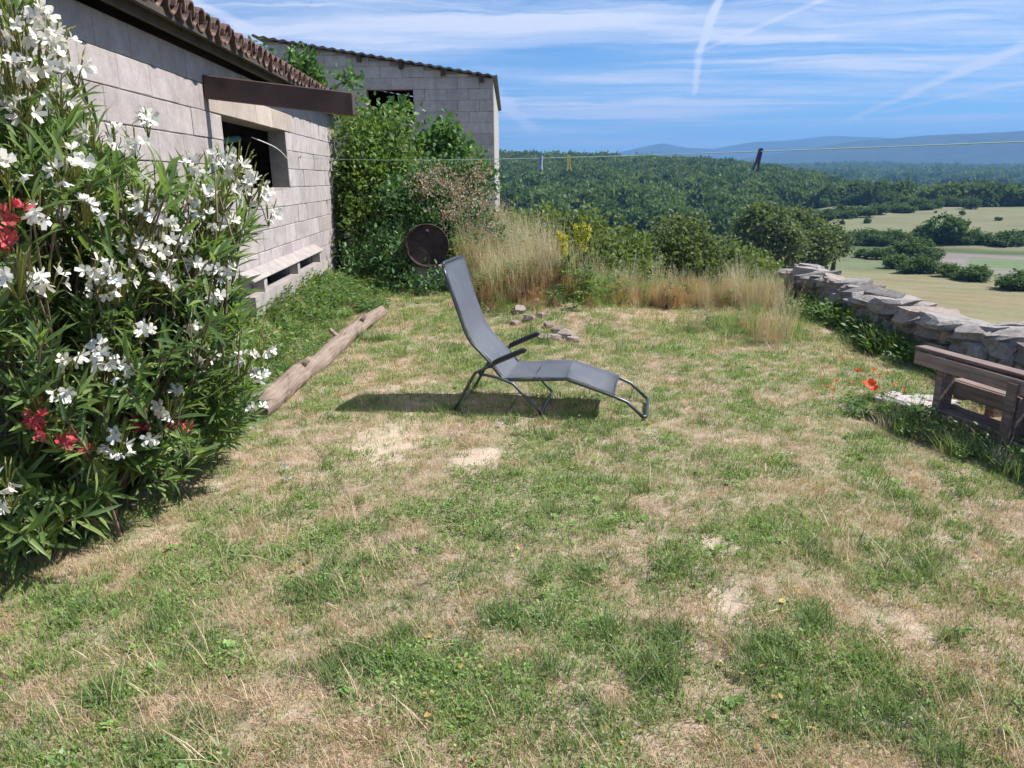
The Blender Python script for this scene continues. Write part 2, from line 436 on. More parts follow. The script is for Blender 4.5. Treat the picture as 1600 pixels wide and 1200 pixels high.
M['petalred'] = leaf_mat('red_petal', [(0, (0.48, 0.05, 0.07)), (1, (0.62, 0.13, 0.13))], .3, .6, tint=(1, .8, .8))
M['poppy'] = leaf_mat('poppy_petal', [(0, (0.75, 0.035, 0.015)), (1, (0.85, 0.09, 0.03))], .4, .5)
M['yellow'] = leaf_mat('yellow_petal', [(0, (0.46, 0.42, 0.03)), (1, (0.66, 0.62, 0.1))], .3, .6)
M['bud'] = leaf_mat('flower_stalk', [(0, (0.24, 0.26, 0.06)), (1, (0.42, 0.38, 0.10))], .25, .6)
M['shrub'] = leaf_mat('shrub_leaf', [(0, (0.064, 0.11, 0.039)), (0.5, (0.134, 0.221, 0.062)), (1, (0.294, 0.368, 0.097))], .4, .5, .1)
M['bramble'] = leaf_mat('bramble_leaf', [(0, (0.049, 0.106, 0.043)), (0.6, (0.098, 0.196, 0.07)), (1, (0.196, 0.286, 0.11))], .28, .5, .1)
M['fig'] = leaf_mat('fig_leaf', [(0, (0.066, 0.132, 0.046)), (0.6, (0.118, 0.225, 0.072)), (1, (0.212, 0.33, 0.132))], .35, .45, .1)
M['canopy'] = leaf_mat('light_canopy', [(0, (0.085, 0.125, 0.05)), (0.6, (0.159, 0.218, 0.075)), (1, (0.262, 0.29, 0.105))], .4, .6, .15)
M['oak'] = leaf_mat('oak_leaf', [(0, (0.08, 0.118, 0.055)), (0.6, (0.146, 0.191, 0.084)), (1, (0.237, 0.265, 0.124))], .38, .7, .2)
M['hedge'] = leaf_mat('hedge_leaf', [(0, (0.058, 0.108, 0.045)), (0.6, (0.105, 0.167, 0.061)), (1, (0.181, 0.253, 0.091))], .35, .7, .3)
M['forest'] = leaf_mat('forest_leaf', [(0, (0.054, 0.099, 0.042)), (0.5, (0.109, 0.174, 0.064)), (1, (0.208, 0.27, 0.089))], .3, .8, .6)
M['weed'] = leaf_mat('weed_leaf', [(0, (0.063, 0.12, 0.036)), (0.5, (0.134, 0.226, 0.057)), (1, (0.237, 0.333, 0.086))], .3, .55, .4)
M['darkweed'] = leaf_mat('dark_weed_leaf', [(0, (0.043, 0.092, 0.034)), (0.6, (0.085, 0.169, 0.051)), (1, (0.151, 0.254, 0.076))], .28, .5, .3)
M['drytop'] = leaf_mat('dry_panicle', [(0, (0.27, 0.20, 0.16)), (1, (0.46, 0.36, 0.31))], .3, .8)
M['g_green'] = leaf_mat('grass_green', [(0, (0.121, 0.198, 0.055)), (0.45, (0.199, 0.297, 0.084)), (0.8, (0.307, 0.383, 0.136)), (1, (0.537, 0.495, 0.259))], .35, .6, .55, .3)
M['g_dark'] = leaf_mat('grass_dark', [(0, (0.101, 0.162, 0.061)), (0.6, (0.169, 0.243, 0.088)), (1, (0.297, 0.351, 0.149))], .35, .6, .5, .3)
M['g_dry'] = leaf_mat('grass_straw', [(0, (0.311, 0.211, 0.135)), (0.4, (0.484, 0.351, 0.232)), (0.8, (0.645, 0.502, 0.362)), (1, (0.806, 0.67, 0.529))], .3, .7, .6, .2)
M['g_clover'] = leaf_mat('clover_leaf', [(0, (0.149, 0.254, 0.07)), (0.6, (0.222, 0.362, 0.101)), (1, (0.356, 0.478, 0.17))], .35, .55, .5, .3)
M['g_oat'] = leaf_mat('dry_oat', [(0, (0.41, 0.215, 0.115)), (0.5, (0.569, 0.348, 0.199)), (1, (0.682, 0.471, 0.315))], .3, .7, .5, .2)
M['g_oat2'] = leaf_mat('pale_oat', [(0, (0.375, 0.312, 0.225)), (0.5, (0.525, 0.45, 0.338)), (1, (0.7, 0.625, 0.512))], .3, .7, .5, .2)

# ------------------------------------------------------------------ ground
WPHI = 0.048                                  # the house wall is turned a little from the view axis
def latdep(x, y):
    c, s = math.cos(WPHI), math.sin(WPHI)
    return -(x * c + y * s), (-x * s + y * c)
def W(lat, dep, z=0.0):
    c, s = math.cos(WPHI), math.sin(WPHI)
    return Vector((-lat * c - dep * s, -lat * s + dep * c, z))
def H(x, y):
    """height of the garden"""
    x = np.asarray(x, float); y = np.asarray(y, float)
    z = (fbm(x * 0.9, y * 0.9, 3) - 0.5) * 0.07 + (fbm(x * 4 + 9, y * 4, 3) - 0.5) * 0.03
    lat, dep = latdep(x, y)
    z = z + 0.34 * sstep(lat, 1.75, 2.35) * sstep(dep, 4.2, 6.0) * (1 - sstep(dep, 9.5, 12.5))
    z = z + 0.70 * np.exp(-(((x + 0.9) / 1.3) ** 2 + ((y - 13.0) / 1.7) ** 2)) + 0.22 * np.exp(-(((x - 0.45) / 0.8) ** 2 + ((y - 9.0) / .9) ** 2))
    # edge: beyond it the slope falls into the valley
    ye = 10.6 + 14 * (1 - sstep(x, -1.6, 0.9))
    z = z - np.maximum(0, y - ye) * 0.75
    z = z - np.maximum(0, x - 4.25) * 3.0
    return z
XS = np.concatenate([np.arange(-16, -4, 0.5), np.arange(-4, 4.2, 0.07), np.arange(4.2, 6.3, 0.3)])
YS = np.concatenate([np.arange(-8, 0, 0.5), np.arange(0, 11, 0.07), np.arange(11, 30, 0.4)])
gx, gy = np.meshgrid(XS, YS, indexing='ij')
gz = H(gx, gy)
nx_, ny_ = len(XS), len(YS)
ii = np.arange(nx_ * ny_).reshape(nx_, ny_)
GF = np.stack([ii[:-1, :-1], ii[1:, :-1], ii[1:, 1:], ii[:-1, 1:]], -1).reshape(-1, 4)
def soil_mat():
    mt, t, out = new_mat('lawn_soil')
    g = t.add('ShaderNodeNewGeometry').outputs['Position']
    n1 = t.noise(g, 1.1, 5, 0.6); n2 = t.noise(g, 9, 5, 0.65); n3 = t.noise(g, 60, 5, 0.7)
    c = t.ramp(n2, [(.3, (0.22, 0.16, 0.12)), (.5, (0.36, 0.275, 0.21)), (.7, (0.47, 0.38, 0.30))])
    c = t.mix(t.math('MULTIPLY', t.smooth(n3, .5, .75), .6), c, (0.44, 0.375, 0.30))
    c = t.mix(t.math('MULTIPLY', t.smooth(n1, .42, .66), .6), c, (0.22, 0.225, 0.115))
    ba = t.add('ShaderNodeAttribute', attribute_name='rnd').outputs['Fac']
    c = t.mix(t.math('MULTIPLY', t.smooth(t.math('ADD', ba, t.math('MULTIPLY', t.math('SUBTRACT', n2, .5), 1.5)), .25, .85), .8), c, (0.54, 0.43, 0.34))
    b = bsdf(t, c, 0.97, 0, t.math('ADD', n3, n2), .7, .015, spec=.1); t.l.new(b.outputs[0], out.inputs[0]); return mt
def blobfield(x, y, specs):
    s = np.zeros_like(x)
    for px, py, rx, ry, a in specs:
        c = ground(px, py); e = ground(px + rx, py); f_ = ground(px, py - ry); ax_ = abs(e.x - c.x); ay = abs(f_.y - c.y)
        s = np.maximum(s, a * np.exp(-(((x - c.x) / ax_) ** 2 + ((y - c.y) / ay) ** 2))) if a > 0 else s + a * np.exp(-(((x - c.x) / ax_) ** 2 + ((y - c.y) / ay) ** 2))
    return s
BARE = [(610, 690, 75, 34, 1), (745, 722, 55, 24, 1), (560, 705, 40, 26, .8), (1105, 860, 50, 26, .8), (1130, 940, 45, 30, .8), (1100, 1000, 40, 30, .5), (640, 610, 60, 14, .6), (430, 1110, 60, 40, .5), (1440, 990, 60, 50, .6), (960, 950, 40, 20, .5), (330, 760, 60, 12, .6), (1090, 495, 120, 14, .7), (1180, 1130, 60, 30, .5), (250, 840, 60, 25, .7)]
lawn = link('lawn', mesh('lawn', np.stack([gx, gy, gz], -1).reshape(-1, 3), GF, soil_mat(), True, rnd=np.clip(blobfield(gx.ravel(), gy.ravel(), BARE), 0, 1)))
tag(lawn, 'patchy dry garden lawn falling away at its far edge', 'lawn', kind='structure')

# far terrain: valley with fields on the right
RP = [(0, -1.6), (5, -1.8), (15, -3.4), (30, -6.6), (60, -11), (100, -14.5), (150, -17), (250, -19.5), (330, -17.5), (430, -14.5), (470, -15), (700, -24), (1000, -30), (1600, -34), (30000, -40)]
def terr(r, a):
    z = np.interp(r, [p[0] for p in RP], [p[1] for p in RP])
    back = sstep(np.abs(a - R(20)), R(70), R(110))
    z = z * (1 - back) + (-1.2) * back
    left = 1 - sstep(a, R(17), R(24))                      # the slope field only rises on the right
    z = z - left * 8.0 * sstep(r, 200, 330) * (1 - sstep(r, 700, 1200)) * (1 - back)
    return z
AZ = np.concatenate([np.arange(-180, -45, 3.0), np.arange(-45, 60, 0.3), np.arange(60, 180.1, 3.0)]) * math.pi / 180
RD = np.concatenate([[0.5], np.geomspace(4, 12000, 220)])
ra, rr = np.meshgrid(AZ, RD, indexing='ij')
tx, ty = rr * np.sin(ra), rr * np.cos(ra)
tz = terr(rr, ra) + np.where(rr > 40, (fbm(tx / 30., ty / 30., 3) - .5) * np.clip(rr / 200, 0, 1) * 1.2, 0)
fieldcol = np.zeros((*tx.shape, 4)); fieldcol[..., 3] = 1
pxx = 800 + FPX * np.tan(np.clip(ra, -1.2, 1.2)) / 1.0
def setc(mask, c): fieldcol[mask, :3] = c
setc(rr >= 0, (0.13, 0.15, 0.06))
setc((rr > 45) & (rr < 172), (0.27, 0.235, 0.12))
wv = (fbm(tx / 14., ty / 14., 2) - .5)
setc((rr + wv * 10 > 118) & (rr + wv * 10 < 138), (0.30, 0.24, 0.125))
setc((rr > 168) & (rr < 240), (0.18, 0.20, 0.095))
setc((ra > R(29.5)) & (rr + wv * 6 > 175) & (rr < 246), (0.27, 0.225, 0.185))
setc((ra > R(31.5)) & (rr + wv * 6 > 188) & (rr < 216), (0.18, 0.225, 0.105))
setc((rr > 240) & (rr < 255), (0.10, 0.13, 0.05))
setc((rr > 255) & (rr < 470), (0.23, 0.22, 0.115))
setc((rr >= 470), (0.055, 0.08, 0.03)); setc((rr > 150) & (ra < R(22.5) + wv * .05), (0.06, 0.085, 0.032))
def field_mat():
    mt, t, out = new_mat('fields')
    g = t.add('ShaderNodeNewGeometry').outputs['Position']
    a = t.add('ShaderNodeAttribute', attribute_name='tint').outputs['Color']
    n = t.noise(g, 0.06, 6, .65); n2 = t.noise(g, .8, 5, .7)
    k = t.math('ADD', .3, t.math('ADD', t.math('MULTIPLY', n, .6), t.math('MULTIPLY', n2, .35)))
    wv_ = t.add('ShaderNodeTexWave', wave_type='BANDS', bands_direction='DIAGONAL', inp={'Vector': g, 'Scale': .07, 'Distortion': 1.2, 'Detail': 3.0}).outputs[1]
    k = t.math('MULTIPLY', k, t.math('ADD', .95, t.math('MULTIPLY', wv_, .09)))
    c = t.mix(1.0, a, t.add('ShaderNodeCombineColor', inp={0: t.math('MULTIPLY', k, .95), 1: k, 2: t.math('MULTIPLY', k, 1.12)}).outputs[0], 'MULTIPLY')
    b = bsdf(t, c, .95, 0, n2, .5, .3, spec=.1); t.l.new(b.outputs[0], out.inputs[0]); return mt
ii = np.arange(tx.size).reshape(tx.shape)
TF = np.stack([ii[:-1, :-1], ii[:-1, 1:], ii[1:, 1:], ii[1:, :-1]], -1).reshape(-1, 4)
o = link('valley_ground', mesh('valley_ground', np.stack([tx, ty, tz], -1).reshape(-1, 3), TF, field_mat(), True, col=fieldcol.reshape(-1, 4)))
tag(o, 'valley floor of dry yellow and green fields below the garden', 'valley', kind='structure')

# hills: polar patches that rise from the valley to a crest and fall behind it
def elev(px, py):
    d = ray(px, py); return math.atan2(d.x, d.y), d.z / math.hypot(d.x, d.y)
def hill(name, crest, r0, r1, z0, mat, label, rough=6.0, back=1.35, extend=(-75, 75), fscale=90.):
    """crest: [(px,py)] along the skyline, at distance r1; foot at r0"""
    ca = [elev(*c) for c in crest]; aa = [c[0] for c in ca]; ee = [c[1] for c in ca]
    A = np.arange(extend[0], extend[1], 0.25) * math.pi / 180
    S = np.concatenate([np.linspace(0, 1, 46), np.linspace(1.03, back, 10)])
    A2, S2 = np.meshgrid(A, S, indexing='ij')
    zc = CAM_H + np.interp(A2, aa, ee) * r1
    rr_ = r0 + (r1 - r0) * S2
    prof = np.where(S2 <= 1, sstep(S2, -0.15, 1.15) , 1 - (S2 - 1) * 1.2)
    p0 = sstep(-0.0, -0.15, 1.15); prof = np.where(S2 <= 1, (prof - p0) / (sstep(1.0, -.15, 1.15) - p0), prof)
    x, y = rr_ * np.sin(A2), rr_ * np.cos(A2)
    z = z0 + (zc - z0) * prof + (fbm(x / fscale, y / fscale, 4) - .5) * rough * np.clip(S2 * 3, 0, 1)
    ii = np.arange(x.size).reshape(x.shape)
    F = np.stack([ii[:-1, :-1], ii[:-1, 1:], ii[1:, 1:], ii[1:, :-1]], -1).reshape(-1, 4)
    o = link(name, mesh(name, np.stack([x, y, z], -1).reshape(-1, 3), F, mat, True)); tag(o, label, 'hill', kind='structure')
    return A, S, x, y, z
def hillmat(name, c, sc, b=.6, d=3.):
    mt, t, out = new_mat(name); g = t.add('ShaderNodeNewGeometry').outputs['Position']
    n = t.noise(g, sc, 6, .7); n2 = t.noise(g, sc * .12, 4, .6)
    col = t.mix(t.smooth(t.math('ADD', t.math('MULTIPLY', n, .6), t.math('MULTIPLY', n2, .4)), .35, .65), tuple(v * .6 for v in c), tuple(v * 1.35 for v in c))
    s = bsdf(t, col, .95, 0, n, b, d, spec=.1); t.l.new(s.outputs[0], out.inputs[0]); return mt
hA = hill('forest_hill', [(-600, 282), (300, 272), (770, 257), (860, 259), (980, 264), (1100, 270), (1200, 280), (1290, 298), (1380, 320), (1450, 338), (1520, 345), (1700, 370), (2400, 380)], 300, 1000, -26,
          hillmat('hill_understory', (0.035, 0.055, 0.024), .05), 'wooded hillside across the valley', 8)
hB = hill('far_wooded_slope', [(-600, 300), (900, 290), (1100, 276), (1200, 270), (1300, 268), (1420, 270), (1600, 273), (2400, 280)], 1500, 3600, -32,
          hillmat('hill_understory_far', (0.040, 0.060, 0.026), .03), 'green wooded slope behind the nearer hill', 14, fscale=200.)
hC = hill('blue_ridge', [(-600, 270), (900, 262), (1150, 250), (1240, 236), (1320, 223), (1450, 211), (1600, 204), (2000, 205), (2600, 230)], 4600, 6300, -20,
          hillmat('ridge_cover', (0.04, 0.058, 0.03), .012, .6, 10.), 'long flat topped blue ridge', 22, fscale=320.)
hD = hill('distant_mountain', [(-600, 262), (700, 262), (900, 250), (975, 236), (1035, 224), (1075, 231), (1115, 233), (1175, 222), (1230, 219), (1300, 211), (1370, 214), (1500, 220), (2400, 240)], 7600, 9200, -20,
          hillmat('mountain_cover', (0.045, 0.06, 0.035), .008, .6, 20.), 'pale blue mountain on the horizon', 26, fscale=700.)

# ------------------------------------------------------------------ geometry-node scatterer for uncountable stuff
def instancer(name, pts, idx, rot, scl, sources, label, cat):
    coll = bpy.data.collections.new(name + '_sources')
    for i, me in enumerate(sources):
        so = bpy.data.objects.new('%s_piece_%02d' % (name, i), me); coll.objects.link(so)
    me = bpy.data.meshes.new(name); pts = np.asarray(pts, np.float32)
    me.vertices.add(len(pts)); me.vertices.foreach_set('co', pts.ravel())
    a = me.attributes.new('pick', 'INT', 'POINT'); a.data.foreach_set('value', np.asarray(idx, np.int32))
    a = me.attributes.new('turn', 'FLOAT_VECTOR', 'POINT'); a.data.foreach_set('vector', np.asarray(rot, np.float32).ravel())
    a = me.attributes.new('size', 'FLOAT_VECTOR', 'POINT')
    scl = np.asarray(scl, np.float32); scl = np.repeat(scl[:, None], 3, 1) if scl.ndim == 1 else scl
    a.data.foreach_set('vector', scl.ravel())
    o = link(name, me); tag(o, label, cat, kind='stuff')
    ng = bpy.data.node_groups.new(name, 'GeometryNodeTree')
    ng.interface.new_socket('Geometry', in_out='INPUT', socket_type='NodeSocketGeometry')
    ng.interface.new_socket('Geometry', in_out='OUTPUT', socket_type='NodeSocketGeometry')
    N, L = ng.nodes, ng.links
    gi, go = N.new('NodeGroupInput'), N.new('NodeGroupOutput')
    ip = N.new('GeometryNodeInstanceOnPoints'); ci = N.new('GeometryNodeCollectionInfo')
    ci.inputs['Collection'].default_value = coll; ci.inputs['Separate Children'].default_value = True; ci.inputs['Reset Children'].default_value = True
    ip.inputs['Pick Instance'].default_value = True
    def attr(nm, dt):
        n = N.new('GeometryNodeInputNamedAttribute'); n.data_type = dt; n.inputs[0].default_value = nm; return n.outputs[0]
    L.new(gi.outputs[0], ip.inputs['Points']); L.new(ci.outputs[0], ip.inputs['Instance'])
    L.new(attr('pick', 'INT'), ip.inputs['Instance Index'])
    L.new(attr('turn', 'FLOAT_VECTOR'), ip.inputs['Rotation']); L.new(attr('size', 'FLOAT_VECTOR'), ip.inputs['Scale'])
    L.new(ip.outputs[0], go.inputs[0])
    o.modifiers.new('scatter', 'NODES').node_group = ng
    return o
def yaw(n, tilt=0.0):
    r = np.zeros((n, 3)); r[:, 2] = RNG.random(n) * 2 * math.pi
    if tilt: r[:, :2] = RNG.normal(size=(n, 2)) * tilt
    return r

# forest crowns
def forest_crown(i):
    bl = [((0, 0, .55), (.5, .5, .45))]
    for k in range(4):
        a = RNG.random() * 6.28; bl.append(((.3 * math.cos(a), .3 * math.sin(a), .45 + .3 * RNG.random()), (.28, .28, .25)))
    V, F, r = crown(bl, 900, None, 0.13, .10, 10, LEAF_CLUMP, .6, .78)
    return mesh('forest_crown_piece', V, F, M['forest'], rnd=r)
FC = [forest_crown(i) for i in range(7)]
def woods(name, hl, n, size, smin, smax, label, a0, a1):
    A, S, x, y, z = hl
    ia = RNG.random(n * 2); fa = (R(a0) + ia * (R(a1) - R(a0)) - A[0]) / (A[1] - A[0])
    fs = np.interp(np.sqrt(smin + RNG.random(n * 2) * (smax - smin)), S, np.arange(len(S)))
    i0 = np.clip(fa.astype(int), 0, len(A) - 2); j0 = np.clip(fs.astype(int), 0, len(S) - 2); u = fa - i0; v = fs - j0
    def g(q): return (q[i0, j0] * (1 - u) + q[i0 + 1, j0] * u) * (1 - v) + (q[i0, j0 + 1] * (1 - u) + q[i0 + 1, j0 + 1] * u) * v
    p = np.stack([g(x), g(y), g(z)], -1)
    keep = fbm(p[:, 0] / 60., p[:, 1] / 60., 3) > 0.34 - 0.3 * RNG.random(len(p))
    keep &= p[:, 2] > terr(np.hypot(p[:, 0], p[:, 1]), np.arctan2(p[:, 0], p[:, 1])) - .5
    p = p[keep][:n]
    s = size * (0.5 + 0.95 * RNG.random(len(p)) ** 1.4); sc_ = np.stack([s, s, s * (.85 + .4 * RNG.random(len(p)))], -1)
    p[:, 2] -= 0.08 * s
    instancer(name, p, RNG.integers(0, len(FC), len(p)), yaw(len(p)), sc_, FC, label, 'forest')
woods('woodland', hA, 13000, 10.5, .0001, 1.08, 'dense green oak wood covering the hill across the valley', -32, 48)
woods('far_woodland', hB, 17000, 22., .0, 1.05, 'hazy green wood on the slope behind the nearer hill', 2, 45)

n_ = 5200; r_n = np.sqrt(480. ** 2 + RNG.random(n_) * (1500. ** 2 - 480. ** 2)); a_n = R(14) + RNG.random(n_) * R(36)
p_n = np.stack([r_n * np.sin(a_n), r_n * np.cos(a_n), terr(r_n, a_n) - .8], -1); s_n = 10.5 * (.5 + .9 * RNG.random(n_))
instancer('valley_woodland', p_n, RNG.integers(0, len(FC), n_), yaw(n_), s_n, FC, 'low wood filling the valley floor beyond the pale slope field', 'forest')

# ------------------------------------------------------------------ block house on the left
def block_mesh(l, h, th, mat, seed):
    """concrete block with softened, slightly uneven arrises; local x = outwards, y = along the wall, z = up"""
    rs = random.Random(seed); b = 0.005
    def j(a): return a + rs.uniform(-.0025, .0025)
    V = []; F = []
    ys = (0, b, l - b, l); zs = (0, b, h - b, h)
    for k, x in enumerate((0.0, -b)):
        for (a, c) in (((1, 1), (2, 1), (2, 2), (1, 2)) if k == 0 else ((0, 0), (3, 0), (3, 3), (0, 3))):
            V.append((x + (rs.uniform(-.0015, .0015) if k == 0 else 0), j(ys[a]), j(zs[c])))
    V += [(-th, 0, 0), (-th, l, 0), (-th, l, h), (-th, 0, h)]
    F.append((0, 1, 2, 3))
    for a in range(4):
        c = (a + 1) % 4
        F.append((4 + a, 4 + c, c, a)); F.append((8 + a, 8 + c, 4 + c, 4 + a))
    F.append((11, 10, 9, 8))
    return mesh('block', V, F, mat)
_bcache = {}
def lay_blocks(parent, y0, y1, z0, courses, ch, bl, openings, mat, top=None, xf=None, offx=0.0, first=0.0, th=.1):
    """running bond; openings [(ya,yb,za,zb)], top(y) gives a sloping upper limit"""
    g = 0.007
    for c in range(courses):
        za, zb = z0 + c * ch, z0 + (c + 1) * ch
        y = y0 - (bl * 0.5 if c % 2 else 0) - first
        while y < y1:
            ya, yb = max(y, y0), min(y + bl, y1); y += bl
            segs = [(ya, yb)]
            for (oa, ob, pa, pb) in openings:
                if pa < zb - .02 and pb > za + .02:
                    ns = []
                    for (a, b) in segs:
                        if oa <= a and ob >= b: continue
                        if ob <= a or oa >= b: ns.append((a, b)); continue
                        if oa > a: ns.append((a, oa))
                        if ob < b: ns.append((ob, b))
                    segs = ns
            for (a, b) in segs:
                if b - a < .04: continue
                zt = zb
                if top is not None:
                    lim = min(top(a), top(b))
                    if lim < za + .03: continue
                    zt = min(zb, lim)
                L_, H_ = round(b - a - g, 3), round(zt - za - g, 3); v = random.randrange(3)
                key = (L_, H_, v, mat.name)
                if key not in _bcache: _bcache[key] = block_mesh(L_, H_, th, mat, random.random())
                loc = (offx + random.uniform(-.004, .003), a + g / 2, za + g / 2)
                if xf: link('block', _bcache[key], parent, mat4=xf @ Matrix.Translation(loc))
                else: link('block', _bcache[key], parent, loc=loc, rot=(random.uniform(-.004, .004), 0, 0))

WL, D0 = 2.3, 7.6                              # wall distance to the left, reference depth
house = empty('block_house', W(WL, D0, 0), WPHI)
tag(house, 'unfinished concrete block house with clay tiled eaves beside the oleander', 'house')
def hy(dep): return dep - D0
y0, y1 = hy(2.3), hy(12.9)
CH, Z0 = 0.222, 0.42
zt = Z0 + 10 * CH
wa, wb, wz0, wz1 = hy(7.32), hy(9.72), Z0 + 5 * CH, Z0 + 8 * CH
v1, v2 = (hy(8.15), hy(9.2), Z0, Z0 + CH), (hy(9.42), hy(10.5), Z0, Z0 + CH)
lintel_z = wz1 + CH
lay_blocks(house, y0, y1, Z0, 10, CH, .5, [(wa, wb, wz0, wz1), v1, v2, (wa - .35, wb + .3, wz1, lintel_z)], M['block'])
# lintel of clay coloured blocks
for a, b in ((wa - .35, wa + .45), (wa + .45, wa + 1.15), (wa + 1.15, wa + 1.8), (wa + 1.8, wb + .3)):
    link('lintel', block_mesh(b - a - .01, CH - .01, .1, M['lintel'], a), house, loc=(.004, a + .005, wz1 + .005))
# mortar wall behind the blocks, with the openings left free
mb = MB()
def wallbox(a, b, za, zb, x0=-.22, x1=-.011): mb.box((x0, a, za), (x1, b, zb))
wallbox(y0, wa, Z0 + CH, zt); wallbox(wb, y1, Z0 + CH, zt); wallbox(wa, wb, Z0 + CH, wz0); wallbox(wa, wb, wz1, zt)
wallbox(y0, v1[0], Z0, Z0 + CH); wallbox(v1[1], v2[0], Z0, Z0 + CH); wallbox(v2[1], y1, Z0, Z0 + CH)
mb.obj('wall', M['mortar'], house)
# plinth and sloping ledge with the two vents under it
mb = MB(); mb.box((-.30, y0 - .01, -.6), (.015, y1 + .02, Z0)); mb.obj('plinth', M['concrete'], house)
mb = MB(); la, lb = hy(7.3), hy(10.75); zb_ = Z0 + CH + .004
mb.poly([(.005, la, zb_), (.15, la, zb_), (.15, la, zb_ + .02), (.005, la, zb_ + .10), (.005, lb, zb_), (.15, lb, zb_), (.15, lb, zb_ + .02), (.005, lb, zb_ + .10)],
        [(0, 1, 2, 3), (7, 6, 5, 4), (0, 4, 5, 1), (1, 5, 6, 2), (2, 6, 7, 3), (3, 7, 4, 0)])
bevel(mb.obj('ledge', M['concrete'], house), .008)
for a in (hy(7.75), v1[1] + .06, v2[1] + .1):
    mb = MB(); mb.box((.006, a - .05, Z0 + .09), (.125, a + .07, Z0 + CH - .002), .003); mb.obj('ledge_support', M['concrete'], house)
mb = MB(); mb.box((.017, la, Z0 - .12), (.14, lb, Z0 + .085), .003); mb.obj('ledge_base', M['concrete'], house)
# other walls, floor, inner lining
mb = MB(); mb.box((-5.2, y0, -.6), (-5.0, y1, 3.9)); mb.obj('rear_wall', M['inner'], house)
for ya, yb, nm in ((y0 + .001, y0 + .2, 'end_wall'), (y1 - .2, y1 - .001, 'end_wall')):
    mb = MB(); mb.poly([(-5, ya, -.6), (-.221, ya, -.6), (-.221, ya, zt), (-5, ya, 3.9), (-5, yb, -.6), (-.221, yb, -.6), (-.221, yb, zt), (-5, yb, 3.9)],
                       [(3, 2, 1, 0), (4, 5, 6, 7), (0, 1, 5, 4), (1, 2, 6, 5), (2, 3, 7, 6), (3, 0, 4, 7)]); mb.obj(nm, M['block'], house)
mb = MB(); mb.box((-5, y0, -.2), (-.31, y1, -.1)); mb.obj('floor', M['inner'], house)
# corner pier
mb = MB(); mb.box((-.12, y1 + .002, Z0), (.02, y1 + .16, zt + .02), .004); bevel(mb.obj('corner_pier', M['concrete'], house), .012)
# roof: deck, fascia batten, canal tiles
OV, EZ = .26, zt + .10
slope = math.tan(R(13.5))
mb = MB()
def rz(x): return EZ - slope * (x - OV)
mb.poly([(OV - .04, y0 - .2, rz(OV - .04)), (-5.4, y0 - .2, rz(-5.4)), (-5.4, y1 + .2, rz(-5.4)), (OV - .04, y1 + .2, rz(OV - .04))] + [(OV - .04, y0 - .2, rz(OV - .04) - .05), (-5.4, y0 - .2, rz(-5.4) - .05), (-5.4, y1 + .2, rz(-5.4) - .05), (OV - .04, y1 + .2, rz(OV - .04) - .05)],
        [(0, 3, 2, 1), (4, 5, 6, 7), (0, 1, 5, 4), (1, 2, 6, 5), (2, 3, 7, 6), (3, 0, 4, 7)])
mb.obj('roof_deck', M['darkwood'], house)
mb = MB(); mb.box((OV - .16, y0 - .2, EZ - .085), (OV - .125, y1 + .2, EZ - .022)); mb.obj('eaves_board', M['darkwood'], house)
def canal_tile(r, L, up):
    n = 7; V = []; F = []
    for s, (x, rr_) in enumerate(((0, r), (-L, r * .82))):
        for k in range(n + 1):
            an = math.pi * k / n
            for t_ in (1.0, .86):
                zz = math.sin(an) * rr_ * t_ * (1 if up else -1)
                V.append((x, math.cos(an) * rr_ * t_, zz))
    st = 2 * (n + 1)
    for k in range(n):
        a = 2 * k
        F += [(a, a + 2, st + a + 2, st + a), (a + 1, st + a + 1, st + a + 3, a + 3), (a, a + 1, a + 3, a + 2), (st + a, st + a + 2, st + a + 3, st + a + 1)]
    F += [(0, st, st + 1, 1), (2 * n, 2 * n + 1, st + 2 * n + 1, st + 2 * n)]
    return mesh('roof_tile', V, F, M['tile'], False)
TU, TD = canal_tile(.088, .46, True), canal_tile(.095, .46, False)
pitch = .205; nt = int((y1 - y0 + .4) / pitch)
for rw in range(2):
    for k in range(nt):
        y = y0 - .18 + k * pitch
        for me_, dy, dz in ((TU, 0, .045), (TD, pitch / 2, .075)):
            x = OV - rw * .36 + random.uniform(-.018, .018)
            link('roof_tile', me_, house, loc=(x, y + dy + random.uniform(-.008, .008), rz(x) + dz + random.uniform(-.006, .008) + rw * .012), rot=(random.uniform(-.05, .05), math.atan(slope) + random.uniform(-.03, .03), random.uniform(-.05, .05)))
# cantilever beam sticking out over the lawn, drooping a little
bd = hy(6.95)
mb = MB()
lz = 1.6 + .89
for (x0, x1_, h) in ((.005, 1.27, .19),):
    za, zb2 = lz, lz - .15
    mb.poly([(x0, bd - .05, za - h), (x1_, bd - .05, zb2 - h), (x1_, bd - .05, zb2), (x0, bd - .05, za), (x0, bd + .05, za - h), (x1_, bd + .05, zb2 - h), (x1_, bd + .05, zb2), (x0, bd + .05, za)],
            [(0, 1, 2, 3), (7, 6, 5, 4), (0, 4, 5, 1), (1, 5, 6, 2), (2, 6, 7, 3), (3, 7, 4, 0)])
bevel(mb.obj('cantilever_beam', M['beam'], house), .008)
mb = MB(); mb.box((-.18, wa - .02, wz0 - .02), (.0, wb + .02, wz0 - .004)); mb.obj('window_sill', M['concrete'], house)
